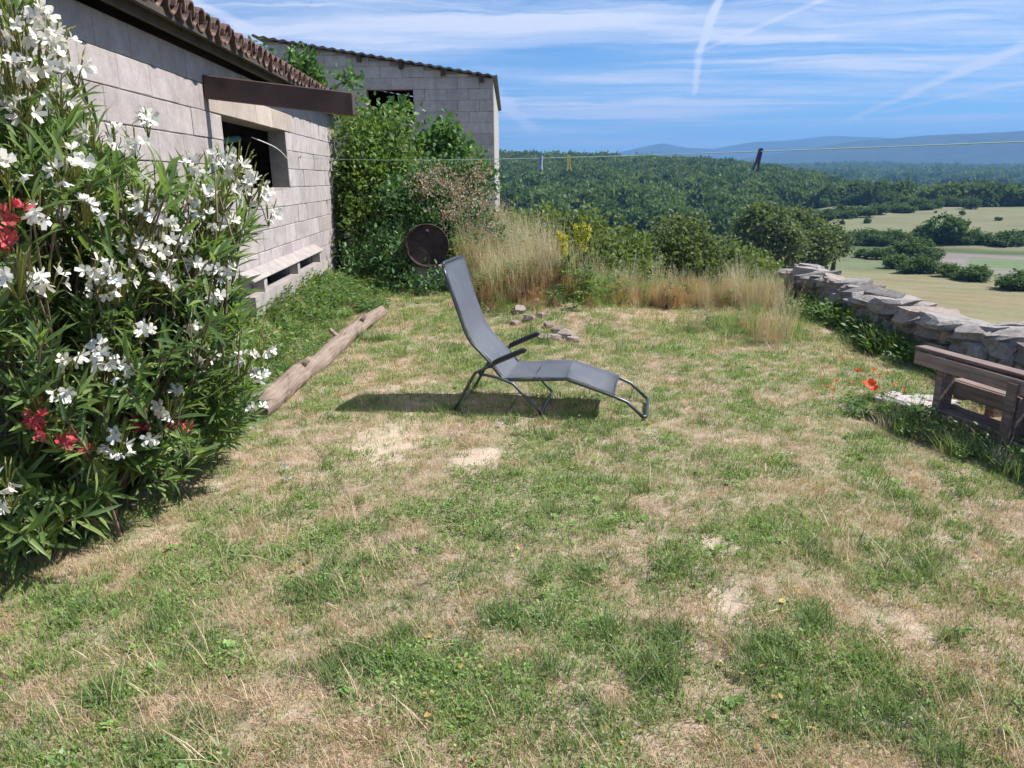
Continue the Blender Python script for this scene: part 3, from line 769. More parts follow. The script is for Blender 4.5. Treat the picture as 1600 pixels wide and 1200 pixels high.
# things in the window
mb = MB(); mb.tube([tuple(W(WL + .42, 7.25, 1.92)), tuple(W(WL + .34, 8.9, 2.07))], .035, 8)
tag(mb.obj('pole', M['tarp'], smooth=True), 'green pole lying inside the dark house window', 'pole')
mb = MB(); mb.tube(smoothpath([W(WL + .15, 8.75, 2.08), W(WL - .01, 9.15, 1.98), W(WL - .02, 9.65, 1.86)], 5), .006, 6)
tag(mb.obj('string', M['string'], smooth=True), 'white string hanging across the house window', 'string')

# ------------------------------------------------------------------ tall barn behind
BY = 18.0
bar = empty('block_barn', (P(596, 300, BY).x, BY, 0))
tag(bar, 'tall grey concrete block barn with a slanting roof behind the shrubs', 'barn')
bx0, bx1 = P(420, 100, BY).x - bar.location.x, P(772, 200, BY).x - bar.location.x
tl, tr_ = P(413, 62, BY).z, P(772, 121, BY).z
def btop(u): return tl + (tr_ - tl) * (u - bx0) / (bx1 - bx0)
ow = (P(574, 160, BY).x - bar.location.x, P(646, 160, BY).x - bar.location.x, P(600, 196, BY).z, P(600, 140, BY).z)
CH2 = .245
XF = Matrix(((0, 1, 0, 0), (-1, 0, 0, 0), (0, 0, 1, 0), (0, 0, 0, 1)))   # local x (out) -> -y, along -> +x
nco = int((tl + .3) / CH2) + 1
zbase = ow[3] - int((ow[3] + .3) / CH2) * CH2
ow = (ow[0], ow[1], ow[3] - 3 * CH2, ow[3])
lay_blocks(bar, bx0, bx1, zbase, nco + 1, CH2, .5, [ow], M['block2'], top=lambda u: btop(u) - .01, xf=XF)
mb = MB()
def bw(xa, xb, za, zb_l, zb_r, ya=.011, yb=.22):
    mb.poly([(xa, ya, za), (xb, ya, za), (xb, ya, zb_r), (xa, ya, zb_l), (xa, yb, za), (xb, yb, za), (xb, yb, zb_r), (xa, yb, zb_l)],
            [(0, 1, 2, 3), (7, 6, 5, 4), (0, 4, 5, 1), (1, 5, 6, 2), (2, 6, 7, 3), (3, 7, 4, 0)])
bw(bx0, ow[0], -.6, btop(bx0) - .02, btop(ow[0]) - .02); bw(ow[1], bx1, -.6, btop(ow[1]) - .02, btop(bx1) - .02)
bw(ow[0], ow[1], -.6, ow[2], ow[2]); bw(ow[0], ow[1], ow[3], btop(ow[0]) - .02, btop(ow[1]) - .02)
mb.obj('wall', M['mortar'], bar)
for xa in (bx0, bx1 - .2):
    mb = MB(); xa += .002; xb = xa + .196
    mb.poly([(xa, .221, -.6), (xb, .221, -.6), (xb, .221, btop(xb) - .03), (xa, .221, btop(xa) - .03), (xa, 8, -.6), (xb, 8, -.6), (xb, 8, btop(xb) - .03), (xa, 8, btop(xa) - .03)],
            [(0, 1, 2, 3), (7, 6, 5, 4), (0, 4, 5, 1), (1, 5, 6, 2), (2, 6, 7, 3), (3, 7, 4, 0)]); mb.obj('side_wall', M['block2'], bar)
mb = MB(); mb.poly([(bx0 + .2, 8.0, -.6), (bx1 - .2, 8.0, -.6), (bx1 - .2, 8.0, btop(bx1) - .05), (bx0 + .2, 8.0, btop(bx0) - .05), (bx0 + .2, 8.2, -.6), (bx1 - .2, 8.2, -.6), (bx1 - .2, 8.2, btop(bx1) - .05), (bx0 + .2, 8.2, btop(bx0) - .05)],
                   [(0, 1, 2, 3), (7, 6, 5, 4), (0, 4, 5, 1), (1, 5, 6, 2), (2, 6, 7, 3), (3, 7, 4, 0)]); mb.obj('rear_wall', M['inner'], bar)
# corrugated roof sheet, slanting down to the right
xs = np.arange(bx0 - .28, bx1 + .1, .055); V = []; F = []
for i, x in enumerate(xs):
    zz = btop(x) + .035 + .018 * math.sin(i * 1.6)
    V += [(x, -.16, zz), (x, 8.4, zz), (x, -.16, zz - .035), (x, 8.4, zz - .035)]
for i in range(len(xs) - 1):
    a, b = 4 * i, 4 * i + 4
    F += [(a, b, b + 1, a + 1), (a + 2, a + 3, b + 3, b + 2), (a, a + 2, b + 2, b), (a + 1, b + 1, b + 3, a + 3)]
link('roof', mesh('roof', V, F, M['roofsheet']), bar)
for px in (487, 562, 627, 692, 752):
    x = P(px, 100, BY).x - bar.location.x
    mb = MB(); mb.box((x - .05, -.12, btop(x) - .15), (x + .05, -.006, btop(x) + .005)); mb.obj('rafter_end', M['darkwood'], bar)

# ------------------------------------------------------------------ log edging
ga, gb = ground(398, 655), ground(594, 494)
lg = empty('log', (ga + gb) / 2); tag(lg, 'long bleached log lying along the edge of the weedy bank', 'log')
ax = (gb - ga); Ln = ax.length; ax.normalize(); sd = Vector((ax.y, -ax.x, 0))
V = []; F = []; n = 14; m_ = 40
for i in range(m_ + 1):
    u = i / m_; c = ga - lg.location + ax * Ln * u + sd * (.014 * math.sin(u * 7) + .008 * math.sin(u * 19)) + Vector((0, 0, .06 + .012 * math.sin(u * 11)))
    for k in range(n):
        an = 2 * math.pi * k / n
        r = .088 * (1 - .12 * u) * (1 + .30 * float(vnoise(u * 14, 3 * math.cos(an) + 20)) + .24 * float(vnoise(u * 50, 8 * math.sin(an) + 50)) - .25)
        p = c + sd * math.cos(an) * r + Vector((0, 0, math.sin(an) * r)); V.append(tuple(p))
for i in range(m_):
    for k in range(n):
        F.append((i * n + k, i * n + (k + 1) % n, (i + 1) * n + (k + 1) % n, (i + 1) * n + k))
F.append(tuple(range(n)))
body = mesh('trunk', V, F, M['bark'], True); link('trunk', body, lg)
mb = MB(); mb.poly([tuple(Vector(V[m_ * n + k]) + ax * .002) for k in range(n)], [tuple(range(n))]); mb.obj('cut_end', M['logend'], lg)
for u, s_ in ((.25, 1), (.55, -1), (.74, 1)):
    c = ga - lg.location + ax * Ln * u + Vector((0, 0, .10))
    MB().tube([c, c + (sd * s_ * .09 + Vector((0, 0, .10)))], [.028, .02], 7).obj('branch_stub', M['bark'], lg, True)

# ------------------------------------------------------------------ sun lounger
org = ground(767, 645); org.z = float(H(org.x, org.y))
lo = empty('sun_lounger', org, R(-11.5)); tag(lo, 'grey mesh reclining sun lounger with tubular frame standing on the lawn', 'sun lounger')
WD = .50
prof = [(-.315, 1.02), (-.235, .77), (-.157, .545), (-.075, .445), (.0, .365), (.085, .262), (.15, .248), (.34, .256), (.52, .268), (.56, .262), (.868, .16)]
tail = [(.868, .16), (.955, .125), (1.06, .028)]
rail = smoothpath([(x, 0, z) for x, z in prof], 3)
tr = .0115
for yy in (0, WD):
    pts = [(p.x, yy, p.z) for p in rail] + [(x, yy, z) for x, z in tail[1:]]
    MB().tube(pts, tr, 8).obj('side_rail', M['tube'], lo, True)
MB().tube(smoothpath([(-.315, 0, 1.02), (-.322, .03, 1.045), (-.324, .08, 1.05), (-.324, WD - .08, 1.05), (-.322, WD - .03, 1.045), (-.315, WD, 1.02)], 4), tr, 8).obj('head_bar', M['tube'], lo, True)
MB().tube([(1.06, 0, .028), (1.085, .03, .018), (1.09, .07, .016), (1.09, WD - .07, .016), (1.085, WD - .03, .018), (1.06, WD, .028)], tr, 8).obj('foot_bar', M['tube'], lo, True)
def fabric(path, name, off=.004):
    V = []; F = []; nw = 9; L = len(path)
    for i, p in enumerate(path):
        tdir = (path[min(i + 1, L - 1)] - path[max(i - 1, 0)]).normalized(); nr = Vector((-tdir.z, 0, tdir.x))
        for k in range(nw):
            u = k / (nw - 1); sag = .012 * (1 - (2 * u - 1) ** 2) + (.004 * math.sin(i * .8 + u * 5))
            for s_ in (1, -1):
                q = p + nr * (tr * .9 - sag + off + (.0018 if s_ > 0 else -.0018)); V.append((q.x, -.004 + (WD + .008) * u, q.z))
    for i in range(L - 1):
        for k in range(nw - 1):
            a = (i * nw + k) * 2; b = a + 2; c = a + 2 * nw; d_ = c + 2
            F += [(a, b, d_, c), (a + 1, c + 1, d_ + 1, b + 1)]
        a = i * nw * 2; c = a + 2 * nw; F.append((a, c, c + 1, a + 1)); a += 2 * (nw - 1); c += 2 * (nw - 1); F.append((a, a + 1, c + 1, c))
    for r_ in (0, L - 1):
        for k in range(nw - 1):
            a = (r_ * nw + k) * 2; F.append((a, a + 1, a + 3, a + 2) if r_ else (a, a + 2, a + 3, a + 1))
    return link(name, mesh(name, V, F, M['fabric'], True), lo)
fp = [Vector((-.322, 0, 1.045))] + [Vector(p) for p in rail]
fabric(fp, 'sling')
hp = [p for p in fp if p.z > .86]
sl = lo.children[-1]
V = MB(); V.box((-.320, .02, .885), (-.255, WD - .02, .90)); 
for xs_, zs_ in ((-.268, .868),):
    MB().tube([(xs_ - .004, .0, zs_ + .012), (xs_ - .004, WD, zs_ + .012)], .003, 6).obj('seam', M['fabric'], sl, True)
MB().tube([(.865, -.004, .176), (.865, WD + .004, .176)], .004, 6).obj('hem', M['fabric'], sl, True)
for yy in (-.028, WD + .028):
    s_ = -1 if yy < 0 else 1
    arm = smoothpath([(.25, yy, .462), (.13, yy, .408), (.013, yy, .352), (-.085, yy, .300), (-.115, yy, .272), (-.26, yy, .014)], 4)
    MB().tube(arm, .011, 8).obj('rear_leg', M['tube'], lo, True)
    MB().tube(smoothpath([(.265, yy, .478), (.2, yy, .452), (.11, yy, .412), (.03, yy, .373)], 3), [.012, .017, .017, .017, .017, .017, .017, .017, .016, .012], 8).obj('armrest', M['pad'], lo, True)
    leg = smoothpath([(-.06, yy, .285), (.04, yy, .272), (.14, yy, .238), (.19, yy, .205), (.36, yy, .024)], 4)
    MB().tube(leg, .0105, 8).obj('front_leg', M['tube'], lo, True)
    MB().tube([(.013, yy - .014, .352), (.013, yy + .014, .352)], .016, 10).obj('pivot', M['pad'], lo, True)
    MB().tube([(-.06, yy - .012, .29), (-.06, yy + .012, .29)], .014, 10).obj('pivot', M['pad'], lo, True)
for x_, nm in ((-.26, 'ground_bar'), (.36, 'ground_bar')):
    MB().tube(smoothpath([(x_, -.028, .020), (x_, .02, .012), (x_, WD - .02, .012), (x_, WD + .028, .020)], 4), .011, 8).obj(nm, M['tube'], lo, True)
MB().tube([(.30, 0, .25), (.30, WD, .25)], .009, 8).obj('cross_bar', M['tube'], lo, True)

# ------------------------------------------------------------------ rusty drum on stones under the shrubs
dr = empty('drum', (P(668, 384, 10.6).x, 10.6, 0)); tag(dr, 'dark rusty metal drum lying on its side against the bramble', 'drum')
zc = P(668, 384, 10.6).z
axd = Vector((.16, -1, .06)).normalized(); sx = axd.cross(Vector((0, 0, 1))).normalized(); uz = sx.cross(axd)
def ringp(c, r): return [tuple(c + sx * math.cos(a) * r + uz * math.sin(a) * r) for a in np.linspace(0, 2 * math.pi, 28, endpoint=False)]
c0 = Vector((0, 0, zc)); secs = [(0, .300), (-.012, .308), (-.03, .300), (-.28, .296), (-.29, .306), (-.31, .296), (-.56, .296), (-.57, .306), (-.59, .296), (-.84, .30), (-.86, .308), (-.875, .29)]
V = []; F = []
for s_, r_ in secs: V += ringp(c0 + axd * s_, r_)
for i in range(len(secs) - 1):
    for k in range(28): F.append((i * 28 + k, i * 28 + (k + 1) % 28, (i + 1) * 28 + (k + 1) % 28, (i + 1) * 28 + k))
F.append(tuple(range((len(secs) - 1) * 28, len(secs) * 28)))
link('shell', mesh('shell', V, F, M['rust'], True), dr)
V = ringp(c0 + axd * -.02, .298) + ringp(c0 + axd * -.035, .27) + ringp(c0 + axd * -.03, .12)
F = [tuple(range(56, 84))]
for i in range(2):
    for k in range(28): F.append((i * 28 + k, i * 28 + (k + 1) % 28, (i + 1) * 28 + (k + 1) % 28, (i + 1) * 28 + k))
link('lid', mesh('lid', V, F, M['rust']), dr)
MB().tube([c0 + axd * -.03 + uz * .2, c0 + axd * .005 + uz * .2], .03, 10).obj('bung', M['rust'], dr, True)

zg = float(H(dr.location.x, 10.9))
for dy_ in (.18, .62):
    mbk = MB(); hh = zc - .302 - dy_ * .06 - zg
    mbk.box((-.24, -.09, -.05), (.24, .09, hh + .02), .01); o = mbk.obj('concrete_support', M['concrete'], None, loc=(dr.location.x - .16 * dy_, 10.6 + dy_, zg)); bevel(o, .01)
    tag(o, 'rough concrete block carrying the rusty drum', 'support block', 'blocks under the drum')

# ------------------------------------------------------------------ stones
def stone_mesh(seed, mat, flat=1.0, amp=.16):
    rs = np.random.default_rng(seed); n = 3; V = []; idx = {}; F = []
    def vid(p):
        k = tuple(np.round(p, 4))
        if k not in idx:
            idx[k] = len(V); V.append(np.array(p, float))
        return idx[k]
    g = np.linspace(-1, 1, n + 1)
    for ax_ in range(3):
        for sg in (-1, 1):
            for i in range(n):
                for j in range(n):
                    q = []
                    for a, b in ((i, j), (i + 1, j), (i + 1, j + 1), (i, j + 1)):
                        p = [0, 0, 0]; p[ax_] = sg; p[(ax_ + 1) % 3] = g[a]; p[(ax_ + 2) % 3] = g[b]; q.append(vid(p))
                    F.append(tuple(q) if sg > 0 else tuple(reversed(q)))
    V = np.array(V); sph = V / np.linalg.norm(V, axis=1, keepdims=True) * 1.25
    V = V * .55 + sph * .45
    o1, o2, o3 = rs.random(3) * 50
    dn = np.stack([vnoise(V[:, 0] * 1.7 + o1, V[:, 1] * 1.7 + V[:, 2] * 2.3 + o2), vnoise(V[:, 1] * 1.9 + o2, V[:, 2] * 1.9 + V[:, 0] + o3), vnoise(V[:, 2] * 1.9 + o3, V[:, 0] * 1.9 + V[:, 1] * 1.4 + o1)], -1) - .5
    V = V + dn * amp * 2 * np.array([1, 1, .8]) + rs.normal(size=V.shape) * .03
    return mesh('stone', V / 2, F, mat)
STV = [stone_mesh(i, M['stone'], amp=.2) for i in range(14)]
wf, wn_ = ground(1232, 470), ground(1440, 562)
wax = (wf - wn_).normalized(); wsd = Vector((wax.y, -wax.x, 0))
sw = empty('dry_stone_wall', wn_); tag(sw, 'low dry stone wall of grey limestone along the drop to the fields', 'stone wall')
wl0, wl1 = -5.0, (wf - wn_).length + .1
rw = random.Random(5)
ang = math.atan2(wax.y, wax.x)
WH = .50
for c in range(4):
    for row in (0, 1):
        u = wl0 - rw.random() * .3
        while u < wl1:
            L = rw.uniform(.15, .36); h = rw.uniform(.11, .16)
            z = c * .075 + .015 + rw.uniform(-.015, .015)
            p = wax * (u + L / 2) + wsd * (.15 + row * .26 + rw.uniform(-.05, .05) + (.03 if c > 1 else 0))
            link('stone', rw.choice(STV), sw, loc=(p.x, p.y, z), rot=(rw.uniform(-.2, .2), rw.uniform(-.16, .16), ang + rw.uniform(-.3, .3)), scale=(L * 1.04, rw.uniform(.26, .34), h * 1.05))
            u += L * .95
u = wl0
while u < wl1 + .05:                                    # capping slabs, uneven and tilted
    L = rw.uniform(.26, .56); p = wax * (u + L / 2) + wsd * (.26 + rw.uniform(-.09, .06))
    hz = .325 + rw.uniform(-.025, .025)
    link('stone', rw.choice(STV), sw, loc=(p.x, p.y, hz), rot=(rw.uniform(-.16, .16), rw.uniform(-.16, .16), ang + rw.uniform(-.45, .45)), scale=(L * 1.0, rw.uniform(.40, .56), rw.uniform(.11, .18)))
    if rw.random() < .45:
        p2 = p + wsd * rw.uniform(-.12, .12)
        link('stone', rw.choice(STV), sw, loc=(p2.x, p2.y, hz + .06), rot=(rw.uniform(-.25, .25), rw.uniform(-.25, .25), rw.uniform(0, 3)), scale=(rw.uniform(.2, .42), rw.uniform(.2, .34), rw.uniform(.06, .10)))
    u += L * .9
for du, z, sc_ in ((.15, .42, (.34, .28, .12)), (.2, .35, (.5, .45, .18)), (.02, .38, (.3, .28, .12))):
    p = wax * (wl1 - du) + wsd * .25
    link('stone', STV[3], sw, loc=(p.x, p.y, z), rot=(.1, .1, du * 6), scale=sc_)
# pale broken slab by the bench
ps = ground(1420, 634); sl_ = empty('stone_slab', (ps.x, ps.y, float(H(ps.x, ps.y)))); tag(sl_, 'pale broken stone slab lying in the grass beside the pallet bench', 'stone slab')
PSV = [stone_mesh(40 + i, M['palestone']) for i in range(3)]
for dx, dy, sx_, sy_, sz_, rz_ in ((0, 0, .26, .2, .07, .2), (.16, .05, .2, .18, .06, 1.0), (-.13, .06, .16, .14, .055, 2), (.07, -.08, .14, .1, .05, .6), (.25, -.04, .14, .12, .06, .1), (-.05, .13, .16, .1, .05, .9)):
    link('piece', random.choice(PSV), sl_, loc=(dx, dy, .02), rot=(random.uniform(-.1, .1), random.uniform(-.1, .1), rz_), scale=(sx_, sy_, sz_))
RBV = [stone_mesh(60 + i, M['rubble'], amp=.2) for i in range(4)]
for i, (px, py) in enumerate(((812, 492), (828, 500), (846, 497), (858, 508), (872, 512), (884, 517), (838, 486), (822, 480), (866, 520), (850, 522), (895, 523), (805, 503))):
    g_ = ground(px, py, .08); s_ = random.uniform(.06, .14)
    o = link('rubble_stone', random.choice(RBV), None, loc=(g_.x, g_.y, float(H(g_.x, g_.y)) + s_ * .12), rot=(random.uniform(-.3, .3), random.uniform(-.3, .3), random.uniform(0, 6)), scale=(s_ * 1.2, s_, s_ * .75))
    tag(o, 'reddish rubble stone below the yellow mullein behind the lounger', 'stone', 'rubble stones below the mullein')

# ------------------------------------------------------------------ pallet bench at the right
bl_ = ground(1438, 655); bl_.z = float(H(bl_.x, bl_.y)); 
bdir = Vector((.26, -1, 0)).normalized(); bn = empty('pallet_bench', bl_, math.atan2(bdir.y, bdir.x)); tag(bn, 'weathered brown pallet bench standing in tall weeds by the stone wall', 'bench')
def plank(name, lo_, hi_, tilt=0.0):
    c = [(a + b) / 2 for a, b in zip(lo_, hi_)]; mbp = MB(); mbp.box([a - k for a, k in zip(lo_, c)], [a - k for a, k in zip(hi_, c)], .0025)
    o = mbp.obj(name, M['woodx'], bn, loc=c, rot=(tilt, random.uniform(-.004, .004), random.uniform(-.004, .004))); bevel(o, .004); return o
M['woodx'] = wood_mat('weathered_wood_x', (0.12, 0.085, 0.075), (0.25, 0.18, 0.16), (0.38, 0.29, 0.26), axis=0)
BL = 1.9
# local x runs along the bench towards the camera's side, local y points away from the lawn (+y = wall side)
plank('slat', (-.12, -.009, .365), (BL, .009, .455))                 # top front slat
plank('slat', (-.15, .02, .46), (BL, .115, .482))                    # cap board
plank('slat', (-.10, .115, .35), (BL, .137, .45))                   # rear top slat
plank('slat', (.02, .115, .20), (BL, .137, .295))                   # rear middle slat
plank('slat', (.10, .115, .05), (BL, .137, .13))
plank('slat', (.10, -.012, .06), (BL, .01, .085))                    # bottom front slat
plank('slat', (.08, .02, .085), (BL, .11, .105))
for x in (.06, .62, 1.2, 1.78):
    plank('post', (x, .0125, -.02), (x + .058, .1145, .345 if x > .1 else .459))
for x in (.62, 1.2):
    plank('post', (x - .004, -.031, .03), (x + .062, -.0095, .43))
plank('seat_board', (.05, .17, .27), (BL, .27, .292)); plank('seat_board', (.04, .29, .27), (BL, .39, .292)); plank('seat_board', (.06, .41, .27), (BL, .51, .292))
for x in (.10, 1.0, 1.75):
    plank('bearer', (x, .14, .17), (x + .07, .50, .268)); plank('foot', (x, .42, -.03), (x + .07, .5, .17))

# ------------------------------------------------------------------ clothes line and pegs
A_ = W(WL - .005, 10.3, 0); A_.z = P(474, 246, A_.y).z
B_ = Vector((2.95, -1.25, 1.675))
def line_pt(px, py_guess=None):
    # point of the rope (plan) seen at column px
    best = None
    for i in range(2001):
        t_ = i / 2000; q = A_.lerp(B_, t_); q.z = rope_z(t_)
        if q.y < .5: continue
        rel = q - EYE; cx = 800 + FPX * rel.dot(RT) / rel.dot(FWD)
        if best is None or abs(cx - px) < best[0]: best = (abs(cx - px), q, t_)
    return best[1], best[2]
def rope_z(t_): return A_.z + (B_.z - A_.z) * t_ - .30 * t_ * (1 - t_)
rope = empty('clothes_line', A_); tag(rope, 'thin green clothes line strung from the house wall across the garden', 'clothes line')
MB().tube([Vector((*(A_.lerp(B_, i / 40) - A_).xy, rope_z(i / 40) - A_.z)) for i in range(41)], .0020, 6).obj('cord', M['rope'], rope, True)
MB().tube(smoothpath([Vector((.0, 0, 0)), Vector((.02, -.03, -.12)), Vector((.012, -.05, -.42)), Vector((.02, -.06, -.62))], 5), .004, 6).obj('loose_end', M['rope'], rope, True)
MB().tube([Vector((-.03, 0, 0)), Vector((.02, 0, 0)), Vector((.035, 0, .02))], .006, 6).obj('hook', M['tube'], rope, True)
MB().tube([(0, 0, -.3), (0, 0, 1.9)], [.05, .045], 10).obj('line_post', M['wood'], None, True, loc=(B_.x, B_.y, 0))
tag(bpy.data.objects['line_post'], 'wooden post holding the far end of the clothes line', 'post')
def peg(px, c1, c2, h, label, tilt):
    q, t_ = line_pt(px)
    r = empty('clothes_peg', q, random.uniform(-.4, .4)); r.rotation_euler[1] = tilt; tag(r, label, 'clothes peg')
    for s_, c in ((-1, c1), (1, c2)):
        me_ = MB(); me_.poly([(s_ * .0015, -.005, .012), (s_ * .007, -.005, .010), (s_ * .008, -.005, -h * .55), (s_ * .014, -.005, -h), (s_ * .008, -.005, -h), (s_ * .0025, -.005, -h * .5),
                              (s_ * .0015, .005, .012), (s_ * .007, .005, .010), (s_ * .008, .005, -h * .55), (s_ * .014, .005, -h), (s_ * .008, .005, -h), (s_ * .0025, .005, -h * .5)],
                             [(0, 1, 2, 5), (5, 2, 3, 4), (11, 8, 7, 6), (10, 9, 8, 11), (0, 6, 7, 1), (1, 7, 8, 2), (2, 8, 9, 3), (3, 9, 10, 4), (4, 10, 11, 5), (5, 11, 6, 0)])
        me_.obj('prong', c, r)
    MB().tube([(-.009, 0, -h * .45), (.009, 0, -h * .45)], .0035, 8).obj('spring', M['tube'], r)
pb, pw, py2, pn = plain('peg_blue', (.06, .12, .55), .4), plain('peg_white', (.6, .62, .68), .4), plain('peg_yellow', (.66, .54, .18), .4), plain('peg_navy', (.02, .03, .10), .4)
peg(846, pb, pw, .062, 'blue and white clothes peg hanging on the green line', .1)
peg(889, py2, py2, .066, 'yellow clothes peg hanging on the green line', -.05)
peg(1188, pn, pn, .070, 'dark navy clothes peg clipped on the green line', .22)

# ------------------------------------------------------------------ oleander
BASE = ground(190, 790); BASE.y += .25; BASE.x -= .25
ole = empty('white_oleander', (BASE.x, BASE.y, 0)); tag(ole, 'big oleander bush with long narrow leaves and white flower clusters by the house', 'oleander')
OB = [((20, 40), 3.05, .36), ((60, 190), 3.0, .45), ((170, 320), 3.15, .48), ((50, 390), 2.85, .42), ((285, 330), 3.6, .40), ((365, 275), 3.85, .26), ((250, 470), 3.35, .46), ((70, 560), 2.85, .36), ((200, 590), 3.25, .40),
      ((335, 470), 3.75, .30), ((350, 590), 3.9, .28), ((20, 690), 2.75, .24), ((270, 650), 3.6, .26), ((130, 480), 3.5, .5), ((110, 250), 3.6, .45), ((350, 690), 4.05, .15), ((-60, 300), 2.9, .5), ((-50, 120), 3.0, .45), ((100, 130), 3.2, .25), ((60, 780), 2.85, .3), ((180, 740), 3.3, .26), ((-20, 820), 2.7, .25), ((320, 300), 3.7, .34), ((330, 400), 3.7, .36), ((290, 520), 3.6, .36), ((300, 610), 3.7, .33), ((370, 540), 3.9, .26), ((240, 390), 3.4, .4), ((370, 640), 4.0, .2), ((340, 270), 3.9, .28)]
CL = [(30, 45, 9), (62, 95, 9), (20, 110, 7), (118, 105, 7), (150, 214, 5), (182, 214, 4), (118, 252, 6), (100, 268, 4), (132, 325, 6), (225, 325, 9), (255, 345, 4), (210, 385, 6), (243, 392, 9), (140, 415, 6), (185, 438, 10), (160, 452, 6), (25, 428, 8), (75, 438, 7),
      (226, 515, 4), (150, 555, 9), (180, 575, 7), (112, 562, 4), (318, 318, 7), (372, 258, 10), (392, 290, 9), (350, 245, 6), (308, 413, 4), (352, 425, 5), (425, 335, 4), (385, 562, 7), (408, 585, 6), (410, 545, 4), (322, 558, 4), (266, 638, 6), (186, 688, 9), (282, 610, 2), (14, 782, 4), (10, 748, 4), (338, 462, 4), (400, 642, 4), (235, 190, 5), (60, 30, 6), (300, 260, 4), (232, 684, 2), (95, 152, 5), (38, 175, 5), (10, 265, 4), (405, 305, 6), (352, 300, 6), (330, 345, 5), (270, 372, 6), (362, 352, 4), (85, 60, 6), (215, 225, 4), (60, 330, 4), (255, 440, 4), (100, 610, 3), (300, 505, 3)]
def clY(px, py): return 2.40 + px * .0030 + (.25 if py < 240 and px < 300 else 0) + (.12 if px > 300 else 0)
inv = Vector(ole.location)
tips = []; 
for (px, py), Y, r_ in OB:
    c = P(px, py, Y)
    k = int(30 * (r_ / .4) ** 2)
    for _ in range(k):
        d = Vector(rand_dirs(1)[0]); q = c + Vector((d.x * r_, d.y * r_, d.z * r_)) * (random.uniform(.45, 1.0))
        lat_, _d = latdep(q.x, q.y)
        if q.z < .12 or lat_ > 2.24: continue
        rq = q - EYE; qx, qy = 800 + FPX * rq.dot(RT) / rq.dot(FWD), 600 - FPX * rq.dot(UP) / rq.dot(FWD)
        if qy < np.interp(qx, [-300, 40, 85, 120, 170, 230, 300, 350, 395, 420], [-400, -60, 60, 165, 225, 270, 275, 262, 285, 400]): continue
        if qx > np.interp(qy, [250, 330, 420, 520, 600, 680, 740], [395, 400, 355, 385, 395, 375, 340]): continue
        tips.append(q)
stems = MB(); lpos = []; ldir = []; lnor = []; lsc = []
main = []
for k in range(11):
    a = 2 * math.pi * k / 11; main.append(Vector((BASE.x + .22 * math.cos(a), BASE.y + .3 * math.sin(a), 0)))
for q in tips:
    b = min(main, key=lambda p: (p - q).length + random.random() * .5)
    mid = b.lerp(q, .55) + Vector((random.uniform(-.08, .08), random.uniform(-.08, .08), .10))
    path = smoothpath([b, mid, q], 4)
    if random.random() < .45: stems.tube([p - inv for p in path], [.011 * (1 - .75 * i / (len(path) - 1)) for i in range(len(path))], 5, False)
    axd = ((q - mid).normalized() * .8 + Vector((random.uniform(-.5, .6), random.uniform(-.6, .4), random.uniform(.1, .9)))).normalized()
    stems.tube([q - axd * .22 - inv, q - inv], [.0055, .003], 4, False)
    nn = random.randint(5, 8)
    for w_ in range(nn):
        u = -.20 + .23 * w_ / (nn - 1); ph = random.random() * 6.28
        e1 = axd.orthogonal().normalized(); e2 = axd.cross(e1)
        for t_ in range(3):
            an = ph + t_ * 2.094 + random.uniform(-.25, .25); op = R(random.uniform(28, 68)) * (1.05 - .35 * w_ / nn)
            dv = axd * math.cos(op) + (e1 * math.cos(an) + e2 * math.sin(an)) * math.sin(op)
            lpos.append(q + axd * u); ldir.append(dv); lnor.append(axd * math.sin(op) - (e1 * math.cos(an) + e2 * math.sin(an)) * math.cos(op)); lsc.append(random.uniform(.10, .175))
stems.obj('stem', M['stem'], ole, True)
lpos = np.array([tuple(p) for p in lpos]); ldir = np.array([tuple(p) for p in ldir]); lnor = np.array([tuple(p) for p in lnor]); lsc = np.array(lsc)
# the 300 leaves that show largest are leaves of their own
eye = np.array(EYE); rel = lpos + ldir * lsc[:, None] * .5 - eye
dep = rel @ np.array(FWD); sx_ = 800 + FPX * (rel @ np.array(RT)) / dep; sy_ = 600 - FPX * (rel @ np.array(UP)) / dep
cross = np.linalg.norm(np.cross(ldir, rel / np.linalg.norm(rel, axis=1, keepdims=True)), axis=1)
vis = lsc * cross / dep * np.where((sx_ > 5) & (sx_ < 1500) & (sy_ > 5), 1, 0)
RED = ((62, 648, 2.66, 6), (88, 680, 2.68, 8), (142, 700, 2.85, 3), (275, 663, 3.3, 5), (215, 664, 3.2, 4), (15, 335, 2.55, 8), (8, 372, 2.55, 6))
free = np.ones(len(lpos), bool)          # nothing hangs right before a flower head
for px, py, n_ in CL:
    free &= ~((np.hypot(sx_ - px, sy_ - py) < 14 + 3.2 * n_) & (dep < clY(px, py) + .1))
for px, py, Y_, n_ in RED:
    free &= ~((np.hypot(sx_ - px, sy_ - py) < 12 + 3 * n_) & (dep < Y_ + .1))
lpos, ldir, lnor, lsc, vis = lpos[free], ldir[free], lnor[free], lsc[free], vis[free]
big = np.zeros(len(lpos), bool); big[np.argsort(-vis)[:300]] = True
LV = []
for i in range(4):
    tv = np.array(LEAF_LANCE[0], float); tv[:, 2] += np.array([-.12, .06, -.22, .0][i]) * tv[:, 1] ** 2; tv[:, 0] *= (.85, 1, 1.15, 1.0)[i]
    LV.append(mesh('leaf', tv, [tuple(f) for f in LEAF_LANCE[1]], M['ole'], rnd=np.full(8, .15 + .22 * i)))
